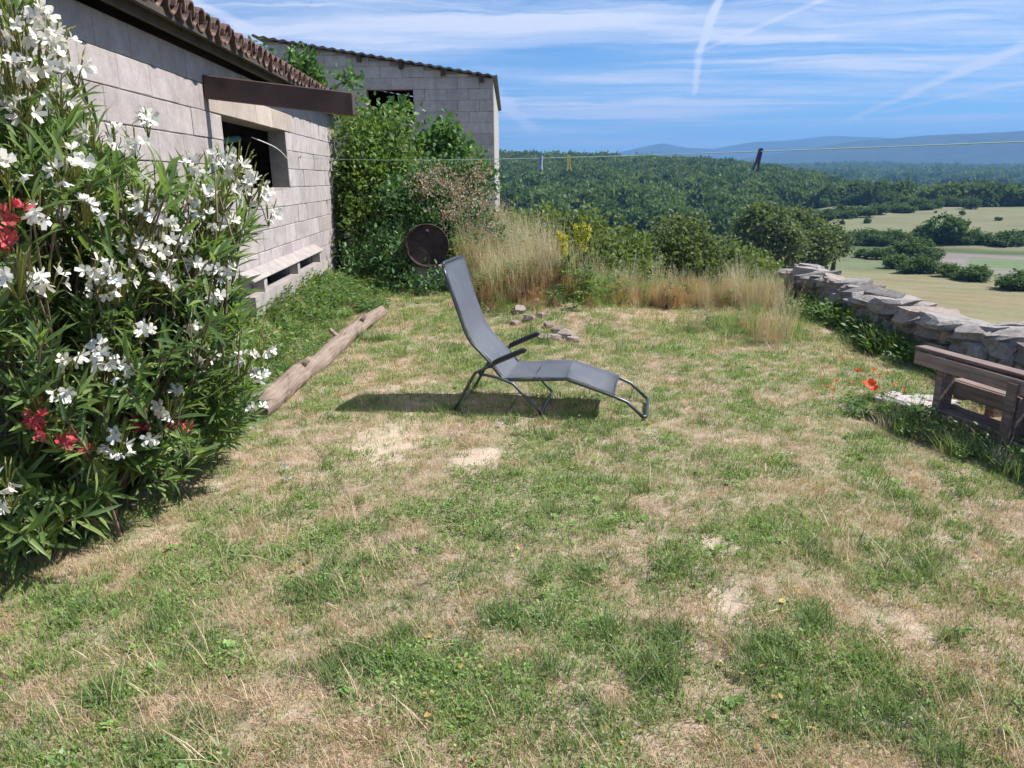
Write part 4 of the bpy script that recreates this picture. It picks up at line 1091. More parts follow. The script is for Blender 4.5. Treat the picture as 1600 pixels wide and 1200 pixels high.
for i in np.where(big)[0]:
    d = Vector(ldir[i]).normalized(); x = d.cross(Vector(lnor[i])).normalized(); z = x.cross(d)
    mt = Matrix((x, d, z)).transposed().to_4x4() @ Matrix.Scale(float(lsc[i]), 4); mt.translation = Vector(lpos[i]) - inv
    link('leaf', LV[i % 4], ole, mat4=mt)
sm = ~big
V, F = scatter(*LEAF_LANCE, lpos[sm] - np.array(inv), ldir[sm], lnor[sm], lsc[sm])
tag(link('foliage', mesh('foliage', V, F, M['ole'], rnd=np.repeat(RNG.random(sm.sum()), 8)), ole), kind='stuff')
# blossoms
def blossom_mesh(mat, seed):
    rs = random.Random(seed); V = []; F = []
    for k in range(5):
        a = 2 * math.pi * k / 5 + rs.uniform(-.15, .15); c, s = math.cos(a), math.sin(a); l = rs.uniform(.85, 1.1); dz = rs.uniform(.15, .85)
        pts = [(.06, -.05, -.1), (.06, .08, -.1), (.55 * l, -.26, dz * .4), (.5 * l, .34, dz * .5 + .12), (1.0 * l, -.12, dz), (.9 * l, .36, dz + .1)]
        b = len(V); V += [(x * c - y * s, x * s + y * c, z) for x, y, z in pts]; F += [(b, b + 2, b + 3, b + 1), (b + 2, b + 4, b + 5, b + 3)]
    b = len(V)
    V += [(.06 * math.cos(a), .06 * math.sin(a), -.1) for a in (0, 1.57, 3.14, 4.71)] + [(0, 0, -.75)]
    F += [(b, b + 1, b + 4), (b + 1, b + 2, b + 4), (b + 2, b + 3, b + 4), (b + 3, b, b + 4)]
    return mesh('blossom', V, F, mat, rnd=np.full(len(V), rs.random()))
BW = [blossom_mesh(M['petal'], i) for i in range(4)]; BR = [blossom_mesh(M['petalred'], 10 + i) for i in range(3)]
def cluster(parent, c, n, spread, meshes, size=.028):
    ref = Vector(parent.location); mbc = MB(); pts = []
    root = c - Vector((0, 0, spread * 1.3)) + Vector((-.04, .05, 0))
    for i in range(n):
        d = Vector(rand_dirs(1)[0]); d.y -= .5; d.x += .25; d.z += .1; d.normalize()
        q = c + Vector((d.x * spread, d.y * spread, d.z * spread * .75)) * random.uniform(.6, 1.05); pts.append((q, d))
        mbc.tube([root - ref, (root.lerp(q, .6) + Vector((0, 0, .012))) - ref, q - d * size * .7 - ref], .0021, 4, False)
    for i in range(n):
        d = Vector(rand_dirs(1)[0]); d.z = abs(d.z) + .4; d.normalize(); q = c + d * spread * random.uniform(.9, 1.35)
        mbc.tube([root - ref, q - ref, q + d * .022 - ref], [.0017, .0035, .0008], 4, False)
    me_ = mbc.me('flower_cluster', M['bud']); co = link('flower_cluster', me_, parent)
    for q, d in pts:
        dd = (d + Vector(rand_dirs(1)[0]) * .5).normalized(); mt = dd.to_track_quat('Z', 'Y').to_matrix().to_4x4() @ Matrix.Rotation(random.random() * 6, 4, 'Z') @ Matrix.Scale(size * random.uniform(.8, 1.15), 4)
        mt.translation = q - ref; link('blossom', random.choice(meshes), co, mat4=mt)
for px, py, n in CL:
    cluster(ole, P(px, py, clY(px, py) + random.uniform(-.04, .04)), n, .024 + .0062 * n, BW, .030)
# a red oleander grows through its foot
rb = P(120, 700, 3.05); redo = empty('red_oleander', (rb.x, rb.y + .1, 0)); tag(redo, 'small red flowered oleander shoots under the white oleander', 'oleander')
mbs = MB(); rp = []; rd = []; rn_ = []
for px, py, Y, n in RED:
    c = P(px, py, Y); cluster(redo, c, n, .02 + .006 * n, BR, .026)
    b = Vector((redo.location.x + random.uniform(-.1, .1), redo.location.y, 0)); path = smoothpath([b, b.lerp(c, .5) + Vector((0, .05, .1)), c - Vector((0, 0, .05))], 4)
    mbs.tube([p - Vector(redo.location) for p in path], [.008, .008, .007, .007, .006, .006, .005, .004, .003], 5, False)
    for k in range(14):
        rp.append(tuple(path[random.randint(4, 8)] - Vector(redo.location))); rd.append(rand_dirs(1, .3)[0]); rn_.append(rand_dirs(1, 1)[0])
mbs.obj('stem', M['stem'], redo, True)
V, F = scatter(*LEAF_LANCE, np.array(rp), np.array(rd), np.array(rn_), RNG.uniform(.09, .15, len(rp)))
tag(link('foliage', mesh('foliage', V, F, M['ole'], rnd=np.repeat(RNG.random(len(rp)), 8)), redo), kind='stuff')

# ------------------------------------------------------------------ shrubs and trees
def plant(name, label, cat, base, blobs, n, size, mat, tmpl=LEAF_QUAD, clump=.16, per=18, up=.25, inner=.55, trunk_r=.05, group=None, limbs=True, trunkmat=None):
    o = empty(name, base); tag(o, label, cat, group); ref = np.array(base)
    bl = [((np.array(c) - ref), r_ if hasattr(r_, '__len__') else (r_, r_, r_ * .9)) for c, r_ in blobs]
    V, F, rn = crown(bl, n, None, size, clump, per, tmpl, up, inner)
    tag(link('crown', mesh('crown', V, F, mat, rnd=rn), o))
    mb_ = MB()
    cen = np.mean([b[0] for b in bl], axis=0); fork = Vector((cen[0] * .4, cen[1] * .4, max(.1, min(b[0][2] - b[1][2] * .4 for b in bl))))
    mb_.tube(smoothpath([Vector((0, 0, -.25)), fork * .55 + Vector((trunk_r * .6, 0, 0)), fork], 4), [trunk_r * (1.25 - .55 * i / 8) for i in range(9)], 7)
    for b in bl:
        e = Vector(b[0]); mdl = fork.lerp(e, .5) + Vector((0, 0, -.05 * (e - fork).length))
        mb_.tube(smoothpath([fork - Vector((0, 0, trunk_r)), mdl, e + Vector((0, 0, b[1][2] * .5))], 3), [trunk_r * .6 * (1 - .8 * i / 6) for i in range(7)], 5)
    mb_.obj('trunk', trunkmat or M['trunk'], o, True)
    return o
Pt = lambda px, py, Y: tuple(P(px, py, Y))
def gnd(px, py, Y):
    q = P(px, py, Y); return (q.x, q.y, float(H(q.x, q.y)))
plant('shrub', 'tall broad leaved green shrub against the corner of the block house', 'shrub', gnd(575, 400, 13.2),
      [(Pt(555, 225, 13), 0.47), (Pt(598, 212, 13.4), 0.42), (Pt(575, 290, 13), 0.67), (Pt(560, 370, 12.6), 0.61), (Pt(620, 265, 13.2), 0.48), (Pt(548, 300, 13.2), 0.42), (Pt(600, 360, 12.7), 0.58), (Pt(560, 190, 13.6), 0.26), (Pt(622, 200, 13.6), 0.22), (Pt(640, 300, 13), 0.47)],
      13000, .085, M['shrub'], LEAF_OVAL, .2, 16, inner=.35)
plant('bramble_thicket', 'dark bramble thicket with dry pinkish flower heads around the drum', 'bramble', gnd(690, 440, 12.2),
      [(Pt(690, 300, 12.6), 0.51), (Pt(735, 285, 12.9), 0.42), (Pt(700, 365, 12.0), 0.58), (Pt(642, 330, 12.2), 0.56), (Pt(610, 405, 11.6), 0.48), (Pt(740, 370, 12.3), 0.47), (Pt(655, 425, 11.4), 0.37), (Pt(720, 425, 11.7), 0.39), (Pt(570, 425, 11.6), 0.39), (Pt(760, 400, 12.0), 0.33), (Pt(625, 440, 10.6), 0.24), (Pt(668, 450, 10.35), 0.19), (Pt(705, 440, 10.6), 0.23), (Pt(632, 400, 10.9), 0.20)],
      22000, .062, M['bramble'], LEAF_OVAL, .13, 20)
th = bpy.data.objects['bramble_thicket']; ref = np.array(th.location)
hp = []
for px, py, Y, r_ in ((690, 285, 11.95, .25), (720, 300, 12.1, .3), (745, 330, 12.0, .35), (660, 290, 11.8, .22), (740, 275, 12.4, .3), (705, 330, 11.5, .3), (725, 375, 11.6, .2), (755, 370, 11.8, .28)):
    c = np.array(Pt(px, py, Y)); k = int(240 * r_); hp.append(c + RNG.normal(size=(k, 3)) * r_ * .5)
hp = np.concatenate(hp) - ref
V, F = scatter(*LEAF_QUAD, np.repeat(hp, 7, 0) + RNG.normal(size=(len(hp) * 7, 3)) * .035, rand_dirs(len(hp) * 7, 1.0), rand_dirs(len(hp) * 7), RNG.uniform(.025, .05, len(hp) * 7))
tag(link('dry_flower_heads', mesh('dry_flower_heads', V, F, M['drytop'], rnd=np.repeat(RNG.random(len(V) // 4), 4)), th), kind='stuff')
plant('fig_tree', 'fig tree with large leaves in front of the barn wall', 'fig tree', gnd(690, 420, 14.6),
      [(Pt(690, 212, 14.4), 0.22), (Pt(665, 240, 14.2), 0.24), (Pt(712, 245, 14.3), 0.25), (Pt(735, 268, 14.0), 0.22), (Pt(622, 178, 14.6), 0.15)], 1700, .12, M['fig'], LEAF_OVAL, .16, 12)
plant('fig_tree', 'fig tree whose leafy tops rise above the tiled eaves', 'fig tree', gnd(480, 400, 15.4),
      [(Pt(465, 104, 15), .24), (Pt(487, 128, 15), .2), (Pt(505, 140, 15), .15), (Pt(544, 130, 15.2), .13), (Pt(400, 86, 15), .12)], 1100, .12, M['fig'], LEAF_OVAL, .15, 12)
# trees on the slope below the lawn
def tz_(x, y): return float(terr(np.array(math.hypot(x, y)), np.array(math.atan2(x, y))))
def onter(px, Y):
    q = P(px, 400, Y); return (q.x, q.y, tz_(q.x, q.y))
plant('ash_tree', 'fresh light green tree spreading just below the lawn edge', 'tree', onter(870, 19),
      [(Pt(800, 373, 18), 0.69), (Pt(850, 383, 18.5), 0.77), (Pt(910, 378, 18.5), 0.73), (Pt(960, 393, 19), 0.77), (Pt(830, 418, 17.5), 0.86), (Pt(930, 428, 18), 0.95), (Pt(790, 408, 18.), 0.77), (Pt(985, 423, 19), 0.77), (Pt(880, 458, 18), 1.12)], 22000, .11, M['canopy'], LEAF_QUAD, .24, 22, trunk_r=.12)
plant('dome_tree', 'dark green rounded tree rising behind the dry grass band', 'tree', onter(1075, 23),
      [(Pt(1060, 405, 22), 1.03), (Pt(1030, 420, 22), 0.90), (Pt(1100, 420, 22.5), 0.99), (Pt(1060, 372, 22.5), 0.63), (Pt(1140, 440, 22.5), 0.81), (Pt(1000, 445, 22), 0.81), (Pt(1080, 460, 21.5), 1.17), (Pt(1170, 460, 23), 0.63)], 26000, .12, M['oak'], LEAF_QUAD, .28, 22, trunk_r=.14)
plant('young_tree', 'small bright green bushy tree between the dark dome tree and the oaks', 'tree', onter(1150, 30),
      [(Pt(1150, 427, 29), 0.99), (Pt(1185, 432, 29.5), 0.81), (Pt(1125, 437, 28.5), 0.81)], 7000, .15, M['canopy'], LEAF_QUAD, .3, 20, trunk_r=.1)
for lab, px, Y, bls, n in (('broad grey green oak at the head of the yellow field', 1200, 120, [((1195, 365), 5.5), ((1170, 385), 3.6), ((1220, 380), 4.6), ((1190, 345), 3.2), ((1210, 405), 4.0), ((1180, 410), 3.5)], 12000),
                           ('second oak beside the broad oak at the head of the yellow field', 1255, 128, [((1250, 365), 4.8), ((1275, 385), 3.8), ((1240, 350), 3.0), ((1260, 402), 4.0), ((1232, 395), 3.6)], 10000),
                           ('small round tree with a bare trunk at the edge of the yellow field', 1303, 150, [((1300, 378), 3.0), ((1312, 384), 2.2), ((1292, 388), 2.3), ((1303, 368), 1.8)], 4200)):
    plant('oak_tree', lab, 'oak tree', onter(px, Y), [(Pt(*c, Y), (r_ * .82, r_ * .82, r_ * .66)) for c, r_ in bls], n, .5, M['oak'], LEAF_CLUMP, .9, 14, trunk_r=.42, inner=.6)
# hedgerow shrubs and field trees: three shared shapes
def hedge_src(i):
    bl = [((0, 0, .45), (.42, .42, .42))] + [((.33 * math.cos(a), .33 * math.sin(a), .3 + .25 * RNG.random()), (.24, .24, .26)) for a in RNG.random(5) * 6.28]
    V, F, r = crown(bl, 2200, None, .075, .09, 14, LEAF_CLUMP, .5, .6)
    mt = MB().tube([(0, 0, -.15), (.01, 0, .25), (.0, .02, .6)], [.035, .03, .012], 6)
    return mesh('crown', V, F, M['hedge'], rnd=r), mt.me('trunk', M['trunk'])
HS = [hedge_src(i) for i in range(4)]
def hedge(px, py, hpx, wpx, label, group):
    # foot at pixel row py on the terrain
    d = ray(px, py); best = None
    for rr_ in np.geomspace(40, 900, 700):
        t_ = rr_ / math.hypot(d.x, d.y); q = EYE + d * t_
        if q.z <= tz_(q.x, q.y): best = (q, t_); break
    if best is None: return
    q, t_ = best; s = t_ * 1.0
    o = empty('field_shrub' if hpx < 45 else 'field_tree', (q.x, q.y, q.z), random.random() * 6); tag(o, label, 'shrub' if hpx < 45 else 'tree', group)
    cm, tm = random.choice(HS)
    w_ = wpx * t_; h_ = hpx * t_
    for me_, nm in ((cm, 'crown'), (tm, 'trunk')): link(nm, me_, o, scale=(w_, w_, h_))
for (px, py, h, w) in ((1440, 428, 34, 44), (1415, 428, 24, 30), (1400, 420, 26, 34)): hedge(px, py, h, w, 'rounded shrub in the broken hedge between the yellow and green fields', 'hedge shrubs between the fields')
for (px, py, h, w) in ((1482, 434, 24, 34), (1522, 440, 28, 42), (1500, 438, 16, 26)): hedge(px, py, h, w, 'low dark shrub at the corner of the yellow field', 'low shrubs at the field corner')
hedge(1590, 455, 36, 60, 'dark shrub at the end of the field hedge', None)
hedge(1432, 404, 34, 52, 'bushy tree standing up from the middle hedge', None)
for (px, py, h, w) in ((1370, 404, 18, 30), (1390, 404, 20, 30), (1350, 402, 14, 26), (1460, 406, 20, 30)): hedge(px, py, h, w, 'small shrub in the middle hedge row', 'middle hedge row')
for k, px in enumerate(range(1330, 1700, 21)): hedge(px + random.uniform(-4, 4), 383 + random.uniform(-2, 2), random.uniform(19, 28), random.uniform(34, 46), 'dense shrub in the long far hedge row below the slope field', 'far hedge row')
hedge(1468, 382, 50, 58, 'tall round tree rising from the far hedge row', None)
hedge(1445, 380, 30, 40, 'shorter tree leaning on the tall round hedge tree', None)
for (px, py, h, w) in ((1355, 350, 12, 9), (1316, 352, 10, 8), (1504, 336, 8, 9), (1560, 345, 7, 10), (1510, 352, 8, 10)): hedge(px, py, h, w, 'tiny lone bush on the pale slope field', 'lone bushes on the slope field')
for k in range(16): hedge(1515 + k * 9, 325 - k * 1.6 + random.uniform(-2, 2), random.uniform(18, 30), random.uniform(22, 34), 'tree in the dark copse topping the slope field', 'copse above the slope field')
for k in range(30): hedge(1225 + k * 10, 349 - k * .95 + random.uniform(-3, 2), random.uniform(12, 20), random.uniform(18, 28), 'tree at the foot of the wooded hill above the fields', 'trees along the foot of the hill')

# ------------------------------------------------------------------ mulleins, poppies, fallen blossoms
def mullein(px, Y, ztop_px, label, nsp):
    b = P(px, 500, Y); base = (b.x, b.y, float(H(b.x, b.y))); o = empty('mullein', base); tag(o, label, 'mullein', None)
    ht = P(px, ztop_px, Y).z - base[2]
    sp = MB()
    for k in range(nsp):
        a = random.uniform(-.16, .16); tip = Vector((a + (k - nsp / 2) * .05, random.uniform(-.08, .08), ht * random.uniform(.84, 1)))
        path = smoothpath([(0, 0, 0), (tip.x * .3, 0, ht * .5), tip], 5); sp.tube(path, [.011 - .0008 * i for i in range(len(path))], 6)
        fl = []
        for i in range(70):
            u = random.uniform(.42, .99) * (len(path) - 1); i0 = min(int(u), len(path) - 2)
            fl.append(tuple(path[i0].lerp(path[i0 + 1], u - i0) + Vector(rand_dirs(1)[0]) * .019))
        p_ = np.repeat(np.array(fl), 4, 0) + RNG.normal(size=(280, 3)) * .008
        V, F = scatter(*LEAF_QUAD, p_, rand_dirs(len(p_)), rand_dirs(len(p_)), RNG.uniform(.018, .034, len(p_)))
        link('flower_spike', mesh('flower_spike', V, F, M['yellow'], rnd=np.repeat(RNG.random(len(p_)), 4)), o)
    sp.obj('stem', M['weed'], o, True)
    n = 130; zz = RNG.random(n) ** 1.6 * ht * .55; p_ = np.stack([RNG.normal(size=n) * .02, RNG.normal(size=n) * .02, zz], -1); dd = rand_dirs(n, .35)
    V, F = scatter(*LEAF_OVAL, p_, dd, rand_dirs(n, 1.5), RNG.uniform(.1, .24, n) * (1.1 - zz / ht))
    link('leaves', mesh('leaves', V, F, M['weed'], rnd=np.repeat(RNG.random(n), 7)), o)
mullein(908, 9.3, 335, 'taller mullein with a dense yellow flower spike', 3)
mullein(886, 9.0, 352, 'shorter mullein with paired yellow flower spikes', 2)
PM = []
for i in range(3):
    V = []; F = []
    for k in range(5):
        a = 1.257 * k + random.uniform(-.2, .2); c, s = math.cos(a), math.sin(a)
        for x, y, z in ((.05, 0, 0), (.6, -.5, .35), (.6, .5, .35), (1, -.3, .75), (1, .3, .72)): V.append((x * c - y * s, x * s + y * c, z + random.uniform(-.08, .08)))
        b = 5 * k; F += [(b, b + 1, b + 2), (b + 1, b + 3, b + 4, b + 2)]
    PM.append(mesh('petals', V, F, M['poppy'], rnd=np.full(len(V), i / 2)))
SM = MB().tube([(0, 0, -.05), (.01, .0, .5), (0, .01, 1)], .008, 5).me('stem', M['weed'])
def poppy(px, py, h, size, label, group):
    b = ground(px, py + h * 240, 0); z = float(H(b.x, b.y)); o = empty('poppy', (b.x, b.y, z), random.random() * 6); tag(o, label, 'poppy', group)
    link('stem', SM, o, scale=(h, h, h)); link('petals', random.choice(PM), o, loc=(0, h * .01, h), rot=(random.uniform(-.5, .5), random.uniform(-.5, .5), 0), scale=(size,) * 3)
for px, py, sz in ((1356, 600, .042), (1364, 608, .034), (1348, 597, .03)): poppy(px, py, .12, sz, 'large red poppy in the knot near the pale slab', 'poppies near the pale slab')
for px, py, sz in ((1304, 592, .018), (1300, 607, .02), (1338, 572, .018), (1342, 577, .016), (1362, 574, .018), (1372, 582, .016), (1280, 585, .014), (1330, 590, .014), (1395, 597, .016), (1312, 556, .012), (1410, 606, .014), (1455, 520, .016), (1290, 600, .014)): poppy(px, py, .10, sz, 'small red poppy scattered in the short grass by the stone wall', 'small scattered poppies')
for px, py, Y in ((797, 446, 9.4), (776, 446, 9.5), (803, 428, 9.8)):
    q = P(px, py, Y); z = float(H(q.x, q.y)); h = max(.2, q.z - z)
    o = empty('poppy', (q.x, q.y, z)); tag(o, 'red poppy in the tall dry grass behind the lounger', 'poppy', 'poppies behind the lounger')
    link('stem', SM, o, scale=(.3, .3, h)); link('petals', random.choice(PM), o, loc=(0, 0, h), rot=(.4, 0, 0), scale=(.036,) * 3)
for px, py, lab in ((446, 742, 'white blossom fallen on the lawn beyond the oleander'), (783, 670, 'white blossom fallen on the lawn below the lounger'), (450, 757, 'second white blossom fallen on the lawn beyond the oleander')):
    q = ground(px, py); tag(link('fallen_blossom', random.choice(BW), None, loc=(q.x, q.y, float(H(q.x, q.y)) + .03), rot=(random.uniform(-.6, .6), .4, 1), scale=(.03,) * 3), lab, 'blossom')

# ------------------------------------------------------------------ grass and weeds
M['litter'] = leaf_mat('dead_leaf', [(0, (0.16, 0.09, 0.05)), (.6, (0.36, 0.22, 0.10)), (1, (0.58, 0.44, 0.16))], .2, .7, .6)
M['sage'] = leaf_mat('grey_weed', [(0, (0.20, 0.26, 0.14)), (1, (0.33, 0.38, 0.24))], .25, .7, .4)
def blades(n, hmin, hmax, wd, spread, lean, mat, curl=.35, seed=0):
    rs = np.random.default_rng(seed); V = []; F = []; rn = []
    for i in range(n):
        a = rs.random() * 6.283; r = spread * math.sqrt(rs.random()); bx, by = r * math.cos(a), r * math.sin(a)
        h = rs.uniform(hmin, hmax); la = rs.random() * 6.283; le = abs(rs.normal()) * lean
        dx, dy = math.cos(la), math.sin(la); px_, py_ = -dy, dx; w = wd * rs.uniform(.7, 1.3); b = len(V)
        for u, ww in ((0, 1), (.5, .85), (1, .12)):
            off = h * (math.sin(le) * u + curl * u * u * math.sin(le + .3)); zz = h * u * math.cos(le) * (1 - curl * .4 * u)
            for s in (-1, 1): V.append((bx + dx * off + px_ * w * ww * s * .5, by + dy * off + py_ * w * ww * s * .5, zz - .004))
        F += [(b, b + 1, b + 3, b + 2), (b + 2, b + 3, b + 5, b + 4)]; rn += [rs.random()] * 6
    return mesh('tuft', V, F, mat, rnd=rn)
def rosette(n, size, hmax, spread, mat, tm=LEAF_OVAL, seed=0):
    rs = np.random.default_rng(seed); a = rs.random(n) * 6.283; r = spread * np.sqrt(rs.random(n))
    p = np.stack([r * np.cos(a), r * np.sin(a), rs.random(n) * hmax], -1); d = np.stack([np.cos(a + rs.normal(size=n) * .6), np.sin(a + rs.normal(size=n) * .6), rs.uniform(.0, .7, n)], -1)
    nn = np.stack([rs.normal(size=n) * .3, rs.normal(size=n) * .3, np.ones(n)], -1)
    V, F = scatter(*tm, p, d, nn, rs.uniform(.6, 1.3, n) * size)
    return mesh('rosette', V, F, mat, rnd=np.repeat(rs.random(n), len(tm[0])))
SRC = [blades(20, .015, .035, .003, .045, .75, M['g_green'], seed=1), blades(20, .018, .042, .003, .05, .85, M['g_green'], seed=2), blades(16, .02, .05, .0028, .045, .8, M['g_green'], seed=3),
       blades(18, .02, .045, .0027, .055, 1.2, M['g_dry'], seed=4), blades(16, .025, .06, .0025, .055, 1.35, M['g_dry'], seed=5), blades(14, .02, .055, .0025, .05, 1.1, M['g_dry'], seed=6),
       blades(22, .025, .06, .0032, .05, .7, M['g_dark'], seed=7), blades(22, .02, .05, .0032, .055, .8, M['g_dark'], seed=8),
       rosette(26, .011, .02, .05, M['g_clover'], seed=9), rosette(20, .017, .018, .05, M['g_clover'], LEAF_LANCE, seed=10), rosette(18, .014, .025, .045, M['weed'], seed=11),
       rosette(9, .026, .012, .02, M['g_clover'], seed=12), rosette(5, .03, .02, .07, M['litter'], seed=13), blades(9, .08, .17, .0022, .05, .5, M['g_dry'], seed=14), blades(34, .05, .11, .0034, .04, .55, M['g_dark'], seed=15), rosette(16, .012, .035, .06, M['sage'], seed=16), blades(30, .04, .10, .0026, .06, .9, M['g_dry'], seed=17)]
GI, DI, KI, CI = (0, 1, 2), (3, 4, 5), (6, 7), (8, 9, 10)
N = 105000
yy = 0.7 + 10.8 * RNG.random(N) ** 1.35
hw = .82 * yy + .9; xx = (RNG.random(N) * 2 - 1) * hw
lat, dep_ = latdep(xx, yy)
ok = (lat < 2.4) & (xx < 4.15) & (yy < 11.5); xx, yy = xx[ok], yy[ok]
greenf = blobfield(xx, yy, [(850, 770, 190, 80, 1), (740, 870, 130, 60, .8), (1040, 720, 110, 40, .75), (560, 800, 260, 60, .55), (900, 900, 140, 70, .8), (520, 930, 110, 45, .8), (740, 560, 190, 60, .55), (560, 590, 80, 60, .5), (1130, 560, 240, 60, .5), (1300, 700, 200, 60, .45), (690, 520, 140, 40, .6),
                              (1000, 1120, 160, 50, .6), (860, 1050, 120, 60, .6), (1180, 520, 120, 30, .65), (1250, 640, 150, 50, .6), (650, 1040, 90, 60, .5), (1330, 1150, 160, 60, .7)])
darkf = blobfield(xx, yy, [(500, 930, 90, 26, 1), (1035, 985, 55, 34, 1), (1270, 870, 55, 22, 1), (960, 885, 60, 24, .9), (760, 960, 60, 25, .8), (570, 900, 45, 30, .7), (1200, 1010, 70, 28, .9), (1430, 1090, 60, 45, 1), (1300, 1120, 120, 40, .8), (530, 1030, 45, 30, .9), (1180, 840, 60, 22, .7), (640, 1000, 60, 40, .4), (1090, 1100, 50, 30, .5), (320, 1010, 70, 40, .35), (1560, 1120, 60, 50, .5), (900, 700, 100, 30, .35), (250, 1130, 120, 50, .35), (1240, 1030, 60, 30, .6), (40, 960, 50, 25, .5)])  # dark grass clumps; at lower right their colour stands in for cast shadow
baref = blobfield(xx, yy, BARE)
nz1 = fbm(xx * 1.3 + 3, yy * 1.3, 4); nz2 = fbm(xx * 4.1, yy * 4.1 + 8, 3); nz3 = fbm(xx * 9 + 31, yy * 9 + 2, 3)
lush = greenf * .7 + (nz1 - .5) * 1.3 + (nz2 - .5) * 1.5 + (nz3 - .5) * 1.2 - .02 + .12 * sstep(yy, 3.5, 5.5)
keep = RNG.random(len(xx)) > np.clip(baref * 1.05 + (nz3 - .62) * 2.2, 0, .97)
u = RNG.random(len(xx)); idx = np.zeros(len(xx), int)
pg = np.clip(0.62 + greenf * .42 + (nz1 - .5) * .8 + (nz2 - .5) * 1.7 + (nz3 - .5) * 1.5, .16, .94)
isg = u < pg
idx[isg] = RNG.choice(GI, isg.sum()); idx[~isg] = RNG.choice(DI, (~isg).sum())
cl = isg & (RNG.random(len(xx)) < np.clip((nz2 - .47) * 2.6, 0, .5) * np.clip(.35 + greenf, 0, 1)); idx[cl] = RNG.choice(CI, cl.sum())
dk = RNG.random(len(xx)) < np.clip(darkf * .8 - .22 + (nz3 - .5) * 2.2, 0, .62); idx[dk] = RNG.choice(KI, dk.sum())
for ix, pr, cond in ((11, .012, nz2 > .45), (12, .003, nz1 > 0), (13, .02, nz1 < .52), (14, .05, (nz3 > .64) & (nz2 > .5)), (15, .008, nz3 > .5), (16, .05, nz2 < .42)):
    mk_ = (RNG.random(len(xx)) < pr) & cond; idx[mk_] = ix
scl = .62 + .5 * RNG.random(len(xx)); scl *= np.clip(.7 + .9 * (nz2 - .2), .6, 1.35); scl[dk] *= 1.15
lawnfar = 1 + .5 * sstep(yy, 4, 9); scl *= lawnfar
p3 = np.stack([xx, yy, H(xx, yy)], -1)
instancer('lawn_grass', p3[keep], idx[keep], yaw(len(xx), .12)[keep], scl[keep], SRC, 'short patchy lawn grass, part green and part straw', 'grass')

# tall dry oats on the bank and along the lawn edge
def oats(n, h0, h1, mat, seed, spread=.14):
    rs = np.random.default_rng(seed); mbv = []; mbf = []; rn = []
    for i in range(n):
        a = rs.random() * 6.28; r = spread * math.sqrt(rs.random()); b0 = np.array([r * math.cos(a), r * math.sin(a), -.03]); h = rs.uniform(h0, h1); l = rs.normal(size=2) * .16 * h
        tip = b0 + np.array([l[0], l[1], h]); mid = (b0 + tip) / 2 + np.array([-l[0] * .2, -l[1] * .2, .02]); sd_ = rs.normal(size=3); sd_[2] = 0; sd_ /= np.linalg.norm(sd_); w = .0022; q = rs.random(); b = len(mbv)
        for p_, ww in ((b0, 1.2), (mid, 1), (tip, .5)): mbv += [p_ - sd_ * w * ww, p_ + sd_ * w * ww]
        mbf += [(b, b + 1, b + 3), (b, b + 3, b + 2), (b + 2, b + 3, b + 5), (b + 2, b + 5, b + 4)]; rn += [q] * 6
        for k in range(7):
            u = rs.uniform(.68, 1.0); c = b0 + (tip - b0) * u + rs.normal(size=3) * np.array([.022, .022, .012]); d = rs.normal(size=3); d[2] = -abs(d[2]) * .8; d /= np.linalg.norm(d); s_ = rs.normal(size=3); s_ /= np.linalg.norm(s_); b = len(mbv)
            mbv += [c, c + d * .012 + s_ * .004, c + d * .026]; mbf += [(b, b + 1, b + 2)]; rn += [min(1, q + .15)] * 3
        for k in range(2):
            c = b0 + (tip - b0) * rs.uniform(.05, .4); d = rs.normal(size=3); d[2] = abs(d[2]) * .5 + .3; d /= np.linalg.norm(d); b = len(mbv)
            mbv += [c - sd_ * .003, c + sd_ * .003, c + d * rs.uniform(.08, .2)]; mbf += [(b, b + 1, b + 2)]; rn += [q * .6] * 3
    return mesh('oat_tuft', mbv, mbf, mat, rnd=rn)
OS = [oats(34, .28, .5, M['g_oat'], 21), oats(34, .3, .55, M['g_oat'], 22), oats(30, .4, .75, M['g_oat2'], 23), oats(30, .45, .85, M['g_oat2'], 24), oats(26, .3, .6, M['g_green'], 25),
      rosette(70, .07, .38, .12, M['weed'], seed=26), rosette(70, .05, .45, .10, M['darkweed'], seed=27)]
pts = []; ids = []; scs = []
def field_pts(n, region, choices, probs, smin, smax, zfun=H, ellipse=True):
    px, py, rx, ry = region[:4]
    for _ in range(n):
        a = random.random() * 6.283; r = math.sqrt(random.random()); X = region[0] + region[2] * r * math.cos(a); Yy = region[1] + region[3] * r * math.sin(a)
        la, de = latdep(X, Yy)
        if la > 2.2 and de < 13: continue
        pts.append((X, Yy, float(zfun(X, Yy)) - .01)); ids.append(int(np.random.choice(choices, p=probs))); scs.append(random.uniform(smin, smax) * (.5 + .95 * float(fbm(X * 1.8 + 4, Yy * 1.8, 2))))
np.random.seed(3)
